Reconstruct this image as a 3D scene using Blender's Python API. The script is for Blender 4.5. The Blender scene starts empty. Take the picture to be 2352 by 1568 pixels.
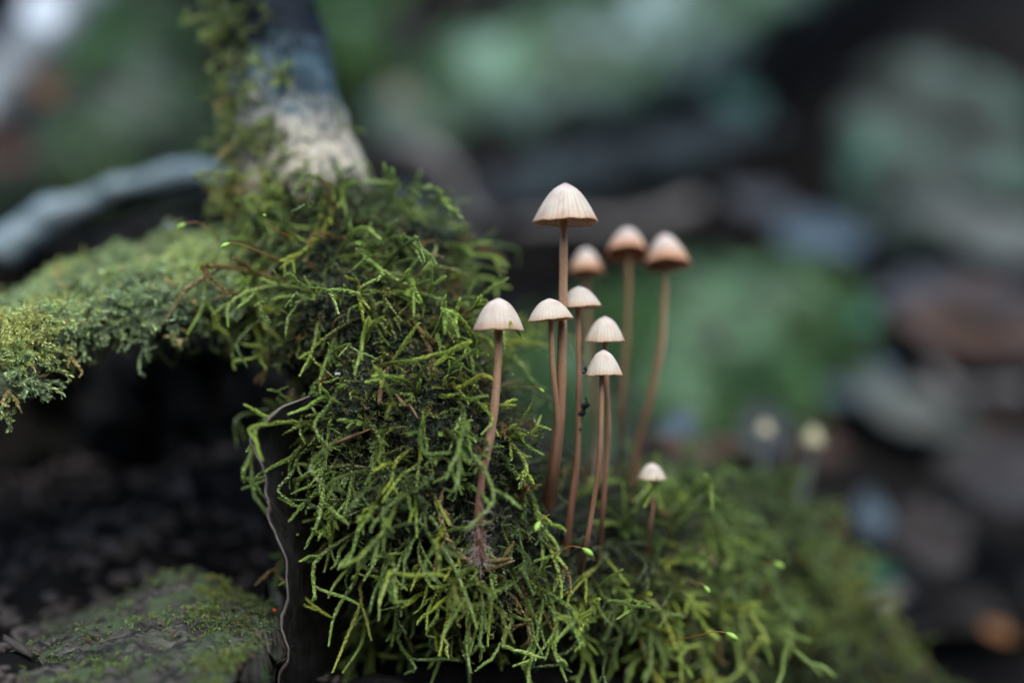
import bpy, bmesh, math, random
import numpy as np
from mathutils import Vector, Matrix, noise
from mathutils.bvhtree import BVHTree

# ------------------------------------------------------------------ camera, sky, sun, exposure
SC = bpy.context.scene
COL = SC.collection
random.seed(7)
RNG = np.random.default_rng(7)
CZ = 0.12                      # camera height above the low ground, metres (a macro scene at real size)
KW = 23.5 / 35.0               # sensor width / focal length

cam = bpy.data.cameras.new('camera')
cam.lens = 35.0
cam.sensor_width = 23.5
cam.clip_start = 0.005
cam.clip_end = 100.0
cam.dof.use_dof = True
cam.dof.focus_distance = 0.2945
cam.dof.aperture_fstop = 1.9
camo = bpy.data.objects.new('camera', cam)
camo.location = (0, 0, CZ)
camo.rotation_euler = (math.radians(90), 0, 0)
COL.objects.link(camo)
SC.camera = camo

SUN_EL, SUN_AZ = math.radians(55), math.radians(165)   # azimuth from +Y towards +X
world = bpy.data.worlds.new('World')
SC.world = world
world.use_nodes = True
wn = world.node_tree
sky = wn.nodes.new('ShaderNodeTexSky')
sky.sky_type = 'NISHITA'
sky.sun_disc = False
sky.sun_elevation = SUN_EL
sky.sun_rotation = SUN_AZ
bg = wn.nodes['Background']
wn.links.new(sky.outputs[0], bg.inputs[0])
bg.inputs[1].default_value = 0.15

sun = bpy.data.lights.new('sun', 'SUN')
sun.energy = 1.25
sun.angle = math.radians(55)
sun.color = (0.95, 1.0, 0.94)
suno = bpy.data.objects.new('sun', sun)
sd = Vector((math.sin(SUN_AZ) * math.cos(SUN_EL), math.cos(SUN_AZ) * math.cos(SUN_EL), math.sin(SUN_EL)))
suno.rotation_euler = sd.to_track_quat('Z', 'Y').to_euler()
suno.location = (0, -0.5, 2)
COL.objects.link(suno)

SC.view_settings.view_transform = 'Standard'
SC.view_settings.look = 'None'
SC.view_settings.exposure = 1.53
SC.view_settings.gamma = 1.0
SC.render.engine = 'CYCLES'
SC.cycles.use_denoising = True
SC.cycles.max_bounces = 8
SC.cycles.transparent_max_bounces = 8

# ------------------------------------------------------------------ helpers
def P(px, py, y):
    """point at depth y seen at (px, py) of the 2352 x 1568 photograph"""
    return np.array([(px - 1176) / 2352 * KW * y, y, CZ - (py - 784) / 2352 * KW * y])

def PXM(y):                     # metres per photograph pixel at depth y
    return KW * y / 2352

def to_px(co):
    y = max(co[1], 1e-3)
    return (co[0] / (KW * y) * 2352 + 1176, 784 - (co[2] - CZ) / (KW * y) * 2352)

def link(o, parent=None):
    COL.objects.link(o)
    if parent is not None:
        o.parent = parent
    return o

def tag(o, label=None, cat=None, group=None, kind=None):
    if label: o['label'] = label
    if cat: o['category'] = cat
    if group: o['group'] = group
    if kind: o['kind'] = kind
    return o

def empty(name, loc=(0, 0, 0)):
    o = bpy.data.objects.new(name, None)
    o.location = Vector(loc)
    o.empty_display_size = 0.005
    return link(o)

def mesh_np(name, V, F, smooth=True, attr=None):
    V = np.asarray(V, dtype=np.float32)
    me = bpy.data.meshes.new(name)
    if isinstance(F, np.ndarray):
        n, k = F.shape
        me.vertices.add(len(V)); me.vertices.foreach_set('co', V.ravel())
        me.loops.add(n * k); me.loops.foreach_set('vertex_index', F.astype(np.int32).ravel())
        me.polygons.add(n); me.polygons.foreach_set('loop_start', np.arange(0, n * k, k, dtype=np.int32))
        me.update(calc_edges=True)
    else:
        me.from_pydata([tuple(v) for v in V], [], [tuple(f) for f in F])
    if smooth:
        me.polygons.foreach_set('use_smooth', np.ones(len(me.polygons), dtype=bool))
    if attr is not None:
        a = me.color_attributes.new('data', 'FLOAT_COLOR', 'POINT')
        buf = np.ones((len(V), 4), dtype=np.float32)
        buf[:, :attr.shape[1]] = attr
        a.data.foreach_set('color', buf.ravel())
    me.update()
    return me

def obj(name, me, mat, parent=None, loc=None):
    o = bpy.data.objects.new(name, me)
    if mat is not None and not me.materials:
        me.materials.append(mat)
    link(o, parent)
    if parent is not None and loc is None:
        # vertices are given in world space; keep them there
        o.location = -np.array(parent.location)
    elif loc is not None:
        o.location = Vector(loc)
    return o

def fbm(p, octaves=3):
    return noise.fractal(Vector(p), 1.0, 2.0, octaves, noise_basis='PERLIN_ORIGINAL')

def smoothstep(x, a, b):
    t = np.clip((np.asarray(x, dtype=float) - a) / (b - a), 0, 1)
    return t * t * (3 - 2 * t)

def mesh_arrays(me):
    V = np.empty(len(me.vertices) * 3, dtype=np.float32); me.vertices.foreach_get('co', V)
    me.calc_loop_triangles()
    T = np.empty(len(me.loop_triangles) * 3, dtype=np.int32); me.loop_triangles.foreach_get('vertices', T)
    return V.reshape(-1, 3).astype(float), T.reshape(-1, 3)

def sample_surface(me, n, weight=None, rng=RNG):
    V, T = mesh_arrays(me)
    a, b, c = V[T[:, 0]], V[T[:, 1]], V[T[:, 2]]
    N = np.cross(b - a, c - a)
    A = np.linalg.norm(N, axis=1)
    N = N / np.maximum(A, 1e-15)[:, None]
    C = (a + b + c) / 3
    W = A * (1 if weight is None else weight(C, N))
    W = np.maximum(W, 0); W = W / W.sum()
    i = rng.choice(len(T), n, p=W)
    r1, r2 = np.sqrt(rng.random(n)), rng.random(n)
    pts = a[i] * (1 - r1)[:, None] + b[i] * (r1 * (1 - r2))[:, None] + c[i] * (r1 * r2)[:, None]
    return pts, N[i]

def bvh_of(me):
    V, T = mesh_arrays(me)
    return BVHTree.FromPolygons([tuple(v) for v in V], [tuple(t) for t in T])

def ray_px(bvh, px, py):
    o = Vector((0, 0, CZ)); d = Vector(P(px, py, 1.0)) - o
    h = bvh.ray_cast(o, d.normalized())
    return (np.array(h[0]), np.array(h[1])) if h[0] is not None else (None, None)

_ico = {}
def ico(sub=2):
    if sub not in _ico:
        bm = bmesh.new(); bmesh.ops.create_icosphere(bm, subdivisions=sub, radius=1.0)
        _ico[sub] = (np.array([v.co[:] for v in bm.verts]), np.array([[v.index for v in f.verts] for f in bm.faces]))
        bm.free()
    return _ico[sub]

def balls_mesh(name, balls, voxel, amp=0.0, freq=60.0, smooth_it=6, stretch=None, amp2=0.0, freq2=300.0):
    """one closed surface round a cloud of balls (centre, radius)"""
    v, f = ico(2)
    Vs, Fs, o = [], [], 0
    for c, r in balls:
        Vs.append(v * r + np.asarray(c)); Fs.append(f + o); o += len(v)
    me = mesh_np(name + '_src', np.vstack(Vs), np.vstack(Fs))
    tmp = bpy.data.objects.new('tmp', me); COL.objects.link(tmp)
    m = tmp.modifiers.new('r', 'REMESH'); m.mode = 'VOXEL'; m.voxel_size = voxel; m.use_smooth_shade = True
    s = tmp.modifiers.new('s', 'SMOOTH'); s.iterations = smooth_it; s.factor = 0.5
    dg = bpy.context.evaluated_depsgraph_get()
    out = bpy.data.meshes.new_from_object(tmp.evaluated_get(dg))
    bpy.data.objects.remove(tmp); bpy.data.meshes.remove(me)
    out.name = name
    if amp:
        nrm = np.empty(len(out.vertices) * 3, dtype=np.float32); out.vertices.foreach_get('normal', nrm); nrm = nrm.reshape(-1, 3)
        V = np.empty(len(out.vertices) * 3, dtype=np.float32); out.vertices.foreach_get('co', V); V = V.reshape(-1, 3)
        st = np.array(stretch if stretch is not None else (1, 1, 1))
        d = np.array([fbm(p * freq * st, 3) for p in V])
        if amp2:
            d2 = np.array([fbm(p * freq2 * st + 7.3, 2) for p in V])
        else:
            d2 = 0
        V = V + nrm * (d * amp + d2 * amp2)[:, None]
        out.vertices.foreach_set('co', V.astype(np.float32).ravel()); out.update()
    return out

def chain(pts, step=0.35):
    """balls along (px, py, y, r in mm)"""
    out = []
    for (a, b) in zip(pts[:-1], pts[1:]):
        pa, pb = P(*a[:3]), P(*b[:3]); ra, rb = a[3] / 1000, b[3] / 1000
        n = max(2, int(np.linalg.norm(pb - pa) / (min(ra, rb) * step)))
        for k in range(n + 1):
            t = k / n
            out.append((pa * (1 - t) + pb * t, ra * (1 - t) + rb * t))
    return out

def spline(pts, n):
    """Catmull-Rom through points, n samples"""
    p = np.asarray(pts, dtype=float)
    p = np.vstack([2 * p[0] - p[1], p, 2 * p[-1] - p[-2]])
    segs = len(p) - 3
    out = []
    for u in np.linspace(0, segs - 1e-6, n):
        i = int(u); t = u - i
        a, b, c, d = p[i], p[i + 1], p[i + 2], p[i + 3]
        out.append(0.5 * (2 * b + (c - a) * t + (2 * a - 5 * b + 4 * c - d) * t * t + (3 * b - a - 3 * c + d) * t ** 3))
    return np.array(out)

def frames(path):
    T = np.gradient(path, axis=0); T /= np.maximum(np.linalg.norm(T, axis=1), 1e-12)[:, None]
    ref = np.array([0.31, 0.83, 0.46])
    U = np.cross(T, ref); U /= np.maximum(np.linalg.norm(U, axis=1), 1e-9)[:, None]
    W = np.cross(T, U)
    return T, U, W

def tube(path, rad, seg=10, jitter=0.0, seed=0):
    T, U, W = frames(path)
    rad = np.broadcast_to(rad, (len(path),))
    ang = np.linspace(0, 2 * np.pi, seg, endpoint=False)
    V = path[:, None, :] + rad[:, None, None] * (np.cos(ang)[None, :, None] * U[:, None, :] + np.sin(ang)[None, :, None] * W[:, None, :])
    V = V.reshape(-1, 3)
    F = []
    n = len(path)
    i, j = np.meshgrid(np.arange(n - 1), np.arange(seg), indexing='ij')
    a = i * seg + j; b = i * seg + (j + 1) % seg
    F = np.stack([a, b, b + seg, a + seg], -1).reshape(-1, 4)
    # end caps as fans of quads on a doubled centre
    V = np.vstack([V, path[:1], path[-1:]])
    c0, c1 = n * seg, n * seg + 1
    caps = []
    for k in range(0, seg, 2):
        caps.append([c0, (k + 2) % seg, (k + 1) % seg, k])
        e = (n - 1) * seg
        caps.append([c1, e + k, e + (k + 1) % seg, e + (k + 2) % seg])
    return V, np.vstack([F, np.array(caps)])

# ------------------------------------------------------------------ materials
def new_mat(name):
    m = bpy.data.materials.new(name); m.use_nodes = True
    nt = m.node_tree
    return m, nt, nt.nodes['Principled BSDF'], nt.nodes['Material Output']

def ramp(nt, fac, stops):
    r = nt.nodes.new('ShaderNodeValToRGB')
    el = r.color_ramp.elements
    while len(el) > 1: el.remove(el[-1])
    el[0].position = stops[0][0]; el[0].color = (*stops[0][1], 1)
    for pos, c in stops[1:]:
        e = el.new(pos); e.color = (*c, 1)
    nt.links.new(fac, r.inputs[0])
    return r.outputs[0]

def noise_tex(nt, scale, detail=4, rough=0.6, vec=None, dist=0.0):
    n = nt.nodes.new('ShaderNodeTexNoise')
    n.inputs['Scale'].default_value = scale; n.inputs['Detail'].default_value = detail
    n.inputs['Roughness'].default_value = rough; n.inputs['Distortion'].default_value = dist
    if vec is not None: nt.links.new(vec, n.inputs['Vector'])
    return n.outputs['Fac']

def obj_coord(nt, scale=(1, 1, 1), rot=(0, 0, 0)):
    tc = nt.nodes.new('ShaderNodeTexCoord'); mp = nt.nodes.new('ShaderNodeMapping')
    mp.inputs['Scale'].default_value = scale; mp.inputs['Rotation'].default_value = rot
    nt.links.new(tc.outputs['Object'], mp.inputs[0])
    return mp.outputs[0]

def mixc(nt, fac, a, b, mode='MIX'):
    m = nt.nodes.new('ShaderNodeMix'); m.data_type = 'RGBA'; m.blend_type = mode
    if isinstance(fac, (int, float)): m.inputs[0].default_value = fac
    else: nt.links.new(fac, m.inputs[0])
    for k, s in ((6, a), (7, b)):
        if isinstance(s, tuple): m.inputs[k].default_value = (*s, 1)
        else: nt.links.new(s, m.inputs[k])
    return m.outputs[2]

def bump(nt, h, strength, dist, bsdf):
    b = nt.nodes.new('ShaderNodeBump'); b.inputs['Strength'].default_value = strength; b.inputs['Distance'].default_value = dist
    nt.links.new(h, b.inputs['Height']); nt.links.new(b.outputs[0], bsdf.inputs['Normal'])

def rough_mat(name, stops, scale, rough=0.8, bscale=None, bstr=0.6, bdist=0.001, stretch=(1, 1, 1), rot=(0, 0, 0), spec=0.4, dist=0.0, detail=6):
    m, nt, b, _ = new_mat(name)
    v = obj_coord(nt, stretch, rot)
    f = noise_tex(nt, scale, detail, 0.65, v, dist)
    nt.links.new(ramp(nt, f, stops), b.inputs['Base Color'])
    b.inputs['Roughness'].default_value = rough
    b.inputs['Specular IOR Level'].default_value = spec
    bump(nt, noise_tex(nt, bscale or scale * 3, 5, 0.7, v), bstr, bdist, b)
    return m

def moss_mat(name, base, mid, tip, dead, sat=1.0, transl=0.35, rough=0.42, objrand=False):
    m, nt, b, out = new_mat(name)
    a = nt.nodes.new('ShaderNodeAttribute'); a.attribute_name = 'data'
    sep = nt.nodes.new('ShaderNodeSeparateColor'); nt.links.new(a.outputs['Color'], sep.inputs[0])
    along = ramp(nt, sep.outputs[0], [(0.0, base), (0.4, mid), (1.0, tip)])
    rnd = sep.outputs[1]
    if objrand:
        oi = nt.nodes.new('ShaderNodeObjectInfo')
        ad = nt.nodes.new('ShaderNodeMath'); ad.operation = 'ADD'
        nt.links.new(oi.outputs['Random'], ad.inputs[0]); nt.links.new(sep.outputs[1], ad.inputs[1])
        fr = nt.nodes.new('ShaderNodeMath'); fr.operation = 'FRACT'; nt.links.new(ad.outputs[0], fr.inputs[0])
        rnd = fr.outputs[0]
    # per shoot: darker greens, yellow greens, a few dead brown ones
    tint = ramp(nt, rnd, [(0.0, (0.5, 0.58, 0.58)), (0.25, (0.78, 0.82, 0.78)), (0.5, (1.0, 1.05, 0.95)), (0.72, (1.08, 1.06, 0.75)), (0.88, (1.12, 0.95, 0.6)), (1.0, (1.1, 1.0, 0.9))])
    c = mixc(nt, 1.0, along, tint, 'MULTIPLY')
    isdead = nt.nodes.new('ShaderNodeMath'); isdead.operation = 'GREATER_THAN'; isdead.inputs[1].default_value = 0.915
    nt.links.new(rnd, isdead.inputs[0])
    c = mixc(nt, isdead.outputs[0], c, dead)
    nt.links.new(c, b.inputs['Base Color'])
    b.inputs['Roughness'].default_value = rough
    b.inputs['Specular IOR Level'].default_value = 0.6
    tr = nt.nodes.new('ShaderNodeBsdfTranslucent'); nt.links.new(c, tr.inputs[0])
    mx = nt.nodes.new('ShaderNodeMixShader'); mx.inputs[0].default_value = transl
    nt.links.new(b.outputs[0], mx.inputs[1]); nt.links.new(tr.outputs[0], mx.inputs[2])
    nt.links.new(mx.outputs[0], out.inputs[0])
    return m

M = {}
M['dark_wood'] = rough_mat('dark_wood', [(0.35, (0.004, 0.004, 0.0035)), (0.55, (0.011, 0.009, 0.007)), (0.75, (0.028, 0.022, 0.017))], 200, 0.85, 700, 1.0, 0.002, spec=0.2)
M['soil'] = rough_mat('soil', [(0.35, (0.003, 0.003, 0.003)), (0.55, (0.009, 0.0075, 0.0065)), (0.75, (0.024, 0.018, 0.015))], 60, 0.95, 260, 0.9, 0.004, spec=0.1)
M['rot_wood'] = rough_mat('rotten_wood', [(0.36, (0.006, 0.007, 0.005)), (0.47, (0.028, 0.036, 0.024)), (0.55, (0.065, 0.075, 0.045)), (0.66, (0.13, 0.11, 0.065))], 900, 0.95, 1800, 1.0, 0.004, spec=0.1)
M['moss'] = moss_mat('moss', (0.075, 0.08, 0.04), (0.18, 0.225, 0.075), (0.37, 0.50, 0.14), (0.28, 0.18, 0.07), rough=0.34)
M['moss_stem'] = moss_mat('moss_stem', (0.16, 0.17, 0.07), (0.32, 0.37, 0.12), (0.48, 0.58, 0.18), (0.4, 0.3, 0.12))
M['felt'] = moss_mat('moss_felt', (0.06, 0.065, 0.045), (0.12, 0.135, 0.08), (0.23, 0.26, 0.14), (0.26, 0.19, 0.09))
M['moss_shoot'] = moss_mat('moss_shoot', (0.18, 0.16, 0.08), (0.30, 0.36, 0.11), (0.50, 0.62, 0.17), (0.32, 0.23, 0.09), objrand=True, rough=0.32)
M['moss_pale'] = moss_mat('moss_pale', (0.26, 0.29, 0.18), (0.38, 0.46, 0.23), (0.54, 0.64, 0.28), (0.55, 0.43, 0.17), transl=0.25)
M['moss_far'] = moss_mat('moss_far', (0.06, 0.10, 0.05), (0.13, 0.26, 0.11), (0.24, 0.44, 0.18), (0.2, 0.18, 0.12))

# ------------------------------------------------------------------ the ground: a bank behind; another, added unseen behind the viewer, blocks low light
def H0(x, y):
    x = np.asarray(x, dtype=float); y = np.asarray(y, dtype=float)
    s = smoothstep(x, -0.02, 0.09)
    base = -0.066 * (1 - s) + -0.108 * s
    base = base - 0.05 * smoothstep(0.27 - y, 0.0, 0.09)
    base = base + 0.026 * smoothstep(y, 0.31, 0.40) * (1 - s)
    t = y - 0.45
    bank = 0.72 * np.where(t > 0, t * t / (t + 0.05), 0)
    bank = np.where(y > 3.0, 0.72 * 2.5 + 0.15 * (y - 3.0), bank)
    t2 = -(y + 0.30)
    back = 0.8 * np.where(t2 > 0, t2 * t2 / (t2 + 0.1), 0)
    back = np.where(y < -2.5, 0.8 * 2.11 + 0.15 * (-2.5 - y), back)
    pit = -0.13 * np.exp(-(((x - 0.16) / 0.075) ** 2 + ((y - 0.80) / 0.10) ** 2))
    pit += -0.05 * np.exp(-(((x - 0.0) / 0.05) ** 2 + ((y - 0.66) / 0.05) ** 2))
    ax_, ay_, bx_, by_ = -0.06, 0.655, 0.15, 0.76                     # trench shaped to deepen the shade under the fallen log
    q = np.clip(((x - ax_) * (bx_ - ax_) + (y - ay_) * (by_ - ay_)) / ((bx_ - ax_) ** 2 + (by_ - ay_) ** 2), 0, 1)
    dd = np.hypot(x - ax_ - q * (bx_ - ax_), y - ay_ - q * (by_ - ay_))
    pit += -0.075 * np.exp(-(dd / 0.042) ** 2)
    return CZ + base + bank + back + pit

def H(x, y):
    z = float(H0(x, y))
    r = math.hypot(x, y - 0.5)
    z += 0.016 * fbm((x * 16, y * 16, 0.3), 3) + 0.004 * fbm((x * 70, y * 70, 2.3), 3)
    if r > 1.5: z += 0.15 * (1 - math.exp(-(r - 1.5))) * fbm((x * 1.5, y * 1.5, 5.1), 2)
    return z

def build_ground():
    n = 230
    u = np.linspace(-1, 1, n)
    w = 0.42 * u + 7.6 * np.sign(u) * np.abs(u) ** 5
    xs, ys = w, w + 0.45
    V = np.array([[x, y, H(x, y)] for y in ys for x in xs])
    i, j = np.meshgrid(np.arange(n - 1), np.arange(n - 1), indexing='ij')
    a = (i * n + j).ravel()
    F = np.stack([a, a + 1, a + n + 1, a + n], -1)
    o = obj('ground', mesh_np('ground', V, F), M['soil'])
    tag(o, 'dark crumbly forest soil rising into a steep bank', 'ground', kind='structure')
    return o
ground = build_ground()

# ------------------------------------------------------------------ moss geometry
def leafy(path, spacing, L, W, k, rng, t0=0.0, t1=1.0, spread=0.55, core=True):
    """a moss shoot: a thin axis clothed in small overlapping leaves"""
    seg = np.linalg.norm(np.diff(path, axis=0), axis=1); s = np.concatenate([[0], np.cumsum(seg)])
    total = s[-1]
    n = max(3, int(total / spacing))
    u = np.linspace(0, total, n)
    pts = np.stack([np.interp(u, s, path[:, d]) for d in range(3)], -1)
    T, U, W_ = frames(pts)
    tt = u / total
    pp, TT, UU, WW, tr = (np.repeat(a, k, axis=0) for a in (pts, T, U, W_, tt))
    m = len(pp)
    ang = (np.tile(np.arange(k), n) * 2 * np.pi / k + np.repeat(np.arange(n) * 1.1, k) + rng.normal(0, 0.25, m))
    R = np.cos(ang)[:, None] * UU + np.sin(ang)[:, None] * WW
    S = np.cross(TT, R)
    taper = (0.55 + 0.6 * np.sin(np.pi * np.clip(tr * 0.85 + 0.12, 0, 1)))
    ll = L * taper * rng.uniform(0.75, 1.25, m)
    sp = spread * rng.uniform(0.6, 1.35, m)
    d = np.cos(sp)[:, None] * TT + np.sin(sp)[:, None] * R
    ww = W * taper * rng.uniform(0.8, 1.2, m)
    v0 = pp
    v1 = pp + d * (ll * 0.45)[:, None] + S * (ww * 0.5)[:, None] + R * (ll * 0.06)[:, None]
    v2 = pp + d * ll[:, None] - R * (ll * 0.10)[:, None]
    v3 = pp + d * (ll * 0.45)[:, None] - S * (ww * 0.5)[:, None] + R * (ll * 0.06)[:, None]
    V = np.stack([v0, v1, v2, v3], 1).reshape(-1, 3)
    F = np.arange(m * 4).reshape(-1, 4)
    t = np.repeat(t0 + (t1 - t0) * tr, 4)
    t = np.clip(t + np.tile([-0.08, 0.0, 0.10, 0.0], m), 0, 1)
    if core:
        cv, cf = tube(pts[::2] if len(pts) > 6 else pts, W * 0.16, 4)
        V = np.vstack([V, cv]); F = np.vstack([F, cf + m * 4]); t = np.concatenate([t, np.full(len(cv), t0 * 0.7)])
    return V, F, t

def shoot_path(p0, p1, sag, wob, rng, n=12):
    p0, p1 = np.asarray(p0), np.asarray(p1)
    L = np.linalg.norm(p1 - p0)
    mid = (p0 + p1) / 2 + np.array([0, 0, sag * L]) + rng.normal(0, wob * L, 3)
    q = p0 * 0.78 + p1 * 0.22 + np.array([0, 0, sag * L * 0.75]) + rng.normal(0, wob * L * 0.5, 3)
    return spline([p0, q, mid, p0 * 0.2 + p1 * 0.8 + np.array([0, 0, sag * L * 0.55]) + rng.normal(0, wob * L * 0.6, 3), p1], n)

def full_shoot(path, rng, nb=5, L=0.00085, W=0.00042, k=4, spacing=0.00026, blen=0.4, t0=0.0):
    V, F, t = leafy(path, spacing, L, W, k, rng, t0, 1.0)
    total = np.linalg.norm(np.diff(path, axis=0), axis=1).sum()
    T, U, Wd = frames(path)
    n = len(path)
    side = rng.choice([-1, 1])
    plane = rng.uniform(0, np.pi)
    for b in range(nb):
        f = (b + 0.6 + rng.uniform(-0.3, 0.3)) / (nb + 0.6)
        f = np.clip(f, 0.08, 0.93)
        i = int(f * (n - 1))
        a = rng.uniform(0.5, 0.95)
        side = -side
        ax = np.cos(plane + rng.normal(0, 0.5)) * U[i] + np.sin(plane) * Wd[i]
        d = np.cos(a) * T[i] + np.sin(a) * side * ax
        bl = total * blen * (1.0 - 0.55 * f) * rng.uniform(0.45, 1.15)
        bl = max(bl, 0.0016)
        e = path[i] + d * bl + np.array([0, 0, -0.12 * bl])
        bp = shoot_path(path[i], e, rng.uniform(-0.02, 0.1), 0.03, rng, 7)
        v, ff, tt = leafy(bp, spacing, L * 0.85, W * 0.9, k, rng, t0 + (1 - t0) * (0.3 + 0.3 * f), 1.0)
        F = np.vstack([F, ff + len(V)]); V = np.vstack([V, v]); t = np.concatenate([t, tt])
    return V, F, t

def moss_templates(count, lmin, lmax, nb, rng, bend=(0.2, 0.8), **kw):
    out = []
    for _ in range(count):
        L = rng.uniform(lmin, lmax)
        bx = rng.uniform(*bend) * L           # local +X is the way it droops, +Z the way it grows
        path = spline([(0, 0, 0), (bx * 0.12, rng.normal(0, .06) * L, L * 0.32), (bx * 0.42, rng.normal(0, .10) * L, L * 0.62), (bx * 0.75, rng.normal(0, .13) * L, L * 0.80), (bx, rng.normal(0, .15) * L, L * (0.95 - 0.35 * bx / L))], 13)
        out.append(full_shoot(path, rng, nb=int(rng.integers(max(0, nb - 2), nb + 2)), **kw))
    return out

def orient(n, droop_to, spin, rng):
    """matrix columns (X droop, Y, Z grow)"""
    Z = n / np.linalg.norm(n)
    X = droop_to - Z * np.dot(droop_to, Z)
    if np.linalg.norm(X) < 1e-3: X = np.array([1.0, 0, 0]) - Z * Z[0]
    X /= np.linalg.norm(X)
    Y = np.cross(Z, X)
    c, s = math.cos(spin), math.sin(spin)
    X, Y = X * c + Y * s, Y * c - X * s
    return np.stack([X, Y, Z], 1)

def moss_carpet(name, pts, nrms, temps, rng, mat, parent, smin=0.7, smax=1.3, up=0.15, jit=0.5, droop=(0, -0.25, -1), tscale=None, patch=30.0):
    Vs, Fs, As, o = [], [], [], 0
    droop = np.array(droop, dtype=float)
    for p, n in zip(pts, nrms):
        V, F, t = temps[rng.integers(len(temps))]
        g = n + rng.normal(0, jit, 3) + np.array([0, 0, up])
        R = orient(g, droop, rng.normal(0, 0.6), rng)
        s = rng.uniform(smin, smax)
        Vs.append((V * s) @ R.T + p - n * 0.0004); Fs.append(F + o); o += len(V)
        k = 0.5 + 0.75 * fbm(p * patch, 2) + rng.normal(0, 0.16)      # neighbouring shoots share a tone
        r = np.clip(k, 0.02, 0.9) if rng.random() > 0.05 else 0.96
        vig = np.clip(0.75 + 0.8 * fbm(p * patch * 0.8 + 11, 2), 0.25, 1.1)
        As.append(np.stack([np.clip(t * vig, 0, 1), np.full(len(V), r), np.zeros(len(V))], -1))
    me = mesh_np(name, np.vstack(Vs), np.vstack(Fs), True, np.vstack(As))
    ob = obj(name, me, mat, parent)
    ob['kind'] = 'stuff'
    return ob

# ------------------------------------------------------------------ the young tree and its mossy root
bark, nt, b, _ = new_mat('trunk_bark')
v = obj_coord(nt, (1, 1, 0.55))
big = noise_tex(nt, 55, 3, 0.6, v, 1.2)
col = ramp(nt, big, [(0.36, (0.012, 0.02, 0.028)), (0.46, (0.04, 0.07, 0.085)), (0.58, (0.09, 0.125, 0.14)), (0.7, (0.24, 0.22, 0.18))])
# the bare band low on the stem, where the grey skin has flaked off
tc = nt.nodes.new('ShaderNodeTexCoord'); sx = nt.nodes.new('ShaderNodeSeparateXYZ'); nt.links.new(tc.outputs['Object'], sx.inputs[0])
nz = nt.nodes.new('ShaderNodeMath'); nz.operation = 'MULTIPLY_ADD'; nz.inputs[1].default_value = 0.030; nt.links.new(noise_tex(nt, 120, 4, 0.6), nz.inputs[0]); nt.links.new(sx.outputs[2], nz.inputs[2])
band = nt.nodes.new('ShaderNodeMapRange'); band.inputs[1].default_value = CZ + 0.0700; band.inputs[2].default_value = CZ + 0.0590; nt.links.new(nz.outputs[0], band.inputs[0])
fl = noise_tex(nt, 380, 4, 0.6, obj_coord(nt, (1, 1, 0.75)), 0.9)
flake = ramp(nt, fl, [(0.36, (0.04, 0.045, 0.04)), (0.43, (0.16, 0.15, 0.12)), (0.52, (0.33, 0.28, 0.2)), (0.7, (0.42, 0.38, 0.3))])
dk = nt.nodes.new('ShaderNodeMapRange'); dk.inputs[1].default_value = CZ + 0.0755; dk.inputs[2].default_value = CZ + 0.0840; nt.links.new(nz.outputs[0], dk.inputs[0])
col = mixc(nt, band.outputs[0], col, flake)
col = mixc(nt, dk.outputs[0], col, ramp(nt, big, [(0.4, (0.003, 0.0045, 0.0065)), (0.62, (0.010, 0.015, 0.022)), (0.74, (0.08, 0.075, 0.07))]))
nt.links.new(col, b.inputs['Base Color']); b.inputs['Roughness'].default_value = 0.7; b.inputs['Specular IOR Level'].default_value = 0.15
bump(nt, fl, 0.6, 0.0012, b)
M['trunk'] = bark

tr_root = empty('young_tree', P(690, 420, 0.338))
tag(tr_root, 'slim blue-grey tree stem with a pale flaking band, rising out of the moss', 'tree')
tchain = [(700, 470, .336, 15), (692, 400, .338, 14.2), (678, 310, .341, 12.6), (655, 200, .344, 11.6), (632, 90, .347, 11.3), (615, -20, .350, 11.2)]
tb = chain(tchain, 0.25)
top = P(615, -20, .350)
for k in range(1, 46):
    f = k / 45
    tb.append((top + np.array([-0.05 * f + 0.012 * math.sin(5 * f), 0.06 * f, 0.42 * f]), 0.0112 * (1 - 0.25 * f)))
trunk_me = balls_mesh('trunk', tb, 0.0014, 0.0022, 90, 5, (1, 1, 0.6), 0.0006, 420)
obj('trunk', trunk_me, M['trunk'], tr_root)

root_t = empty('mossy_root', P(960, 1250, .315))
tag(root_t, 'dark rotten root flaring down from the young tree under thick moss', 'root')
rb = chain([(700, 470, .338, 12.5), (780, 600, .336, 17), (860, 670, .332, 21), (880, 770, .326, 21), (905, 860, .320, 21), (935, 980, .314, 20.5), (975, 1100, .310, 20), (1010, 1190, .310, 18.5)])
rb += chain([(1010, 1190, .310, 18.5), (1150, 1290, .320, 17), (1320, 1330, .328, 17), (1480, 1310, .348, 20), (1620, 1275, .372, 22), (1750, 1400, .377, 21), (1900, 1590, .377, 21), (2010, 1760, .377, 24)])
rb += chain([(800, 660, .330, 14), (660, 690, .330, 11), (560, 690, .328, 7)])
rb += chain([(1480, 1330, .348, 20), (1500, 1500, .352, 22), (1560, 1700, .36, 26)])
rb += chain([(980, 1150, .325, 17), (1020, 1450, .345, 17), (1060, 1700, .35, 22)])
root_me = balls_mesh('root_wood', rb, 0.0018, 0.006, 70, 5, None, 0.002, 260)
obj('root_wood', root_me, M['rot_wood'], root_t)
root_bvh = bvh_of(root_me)

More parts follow.
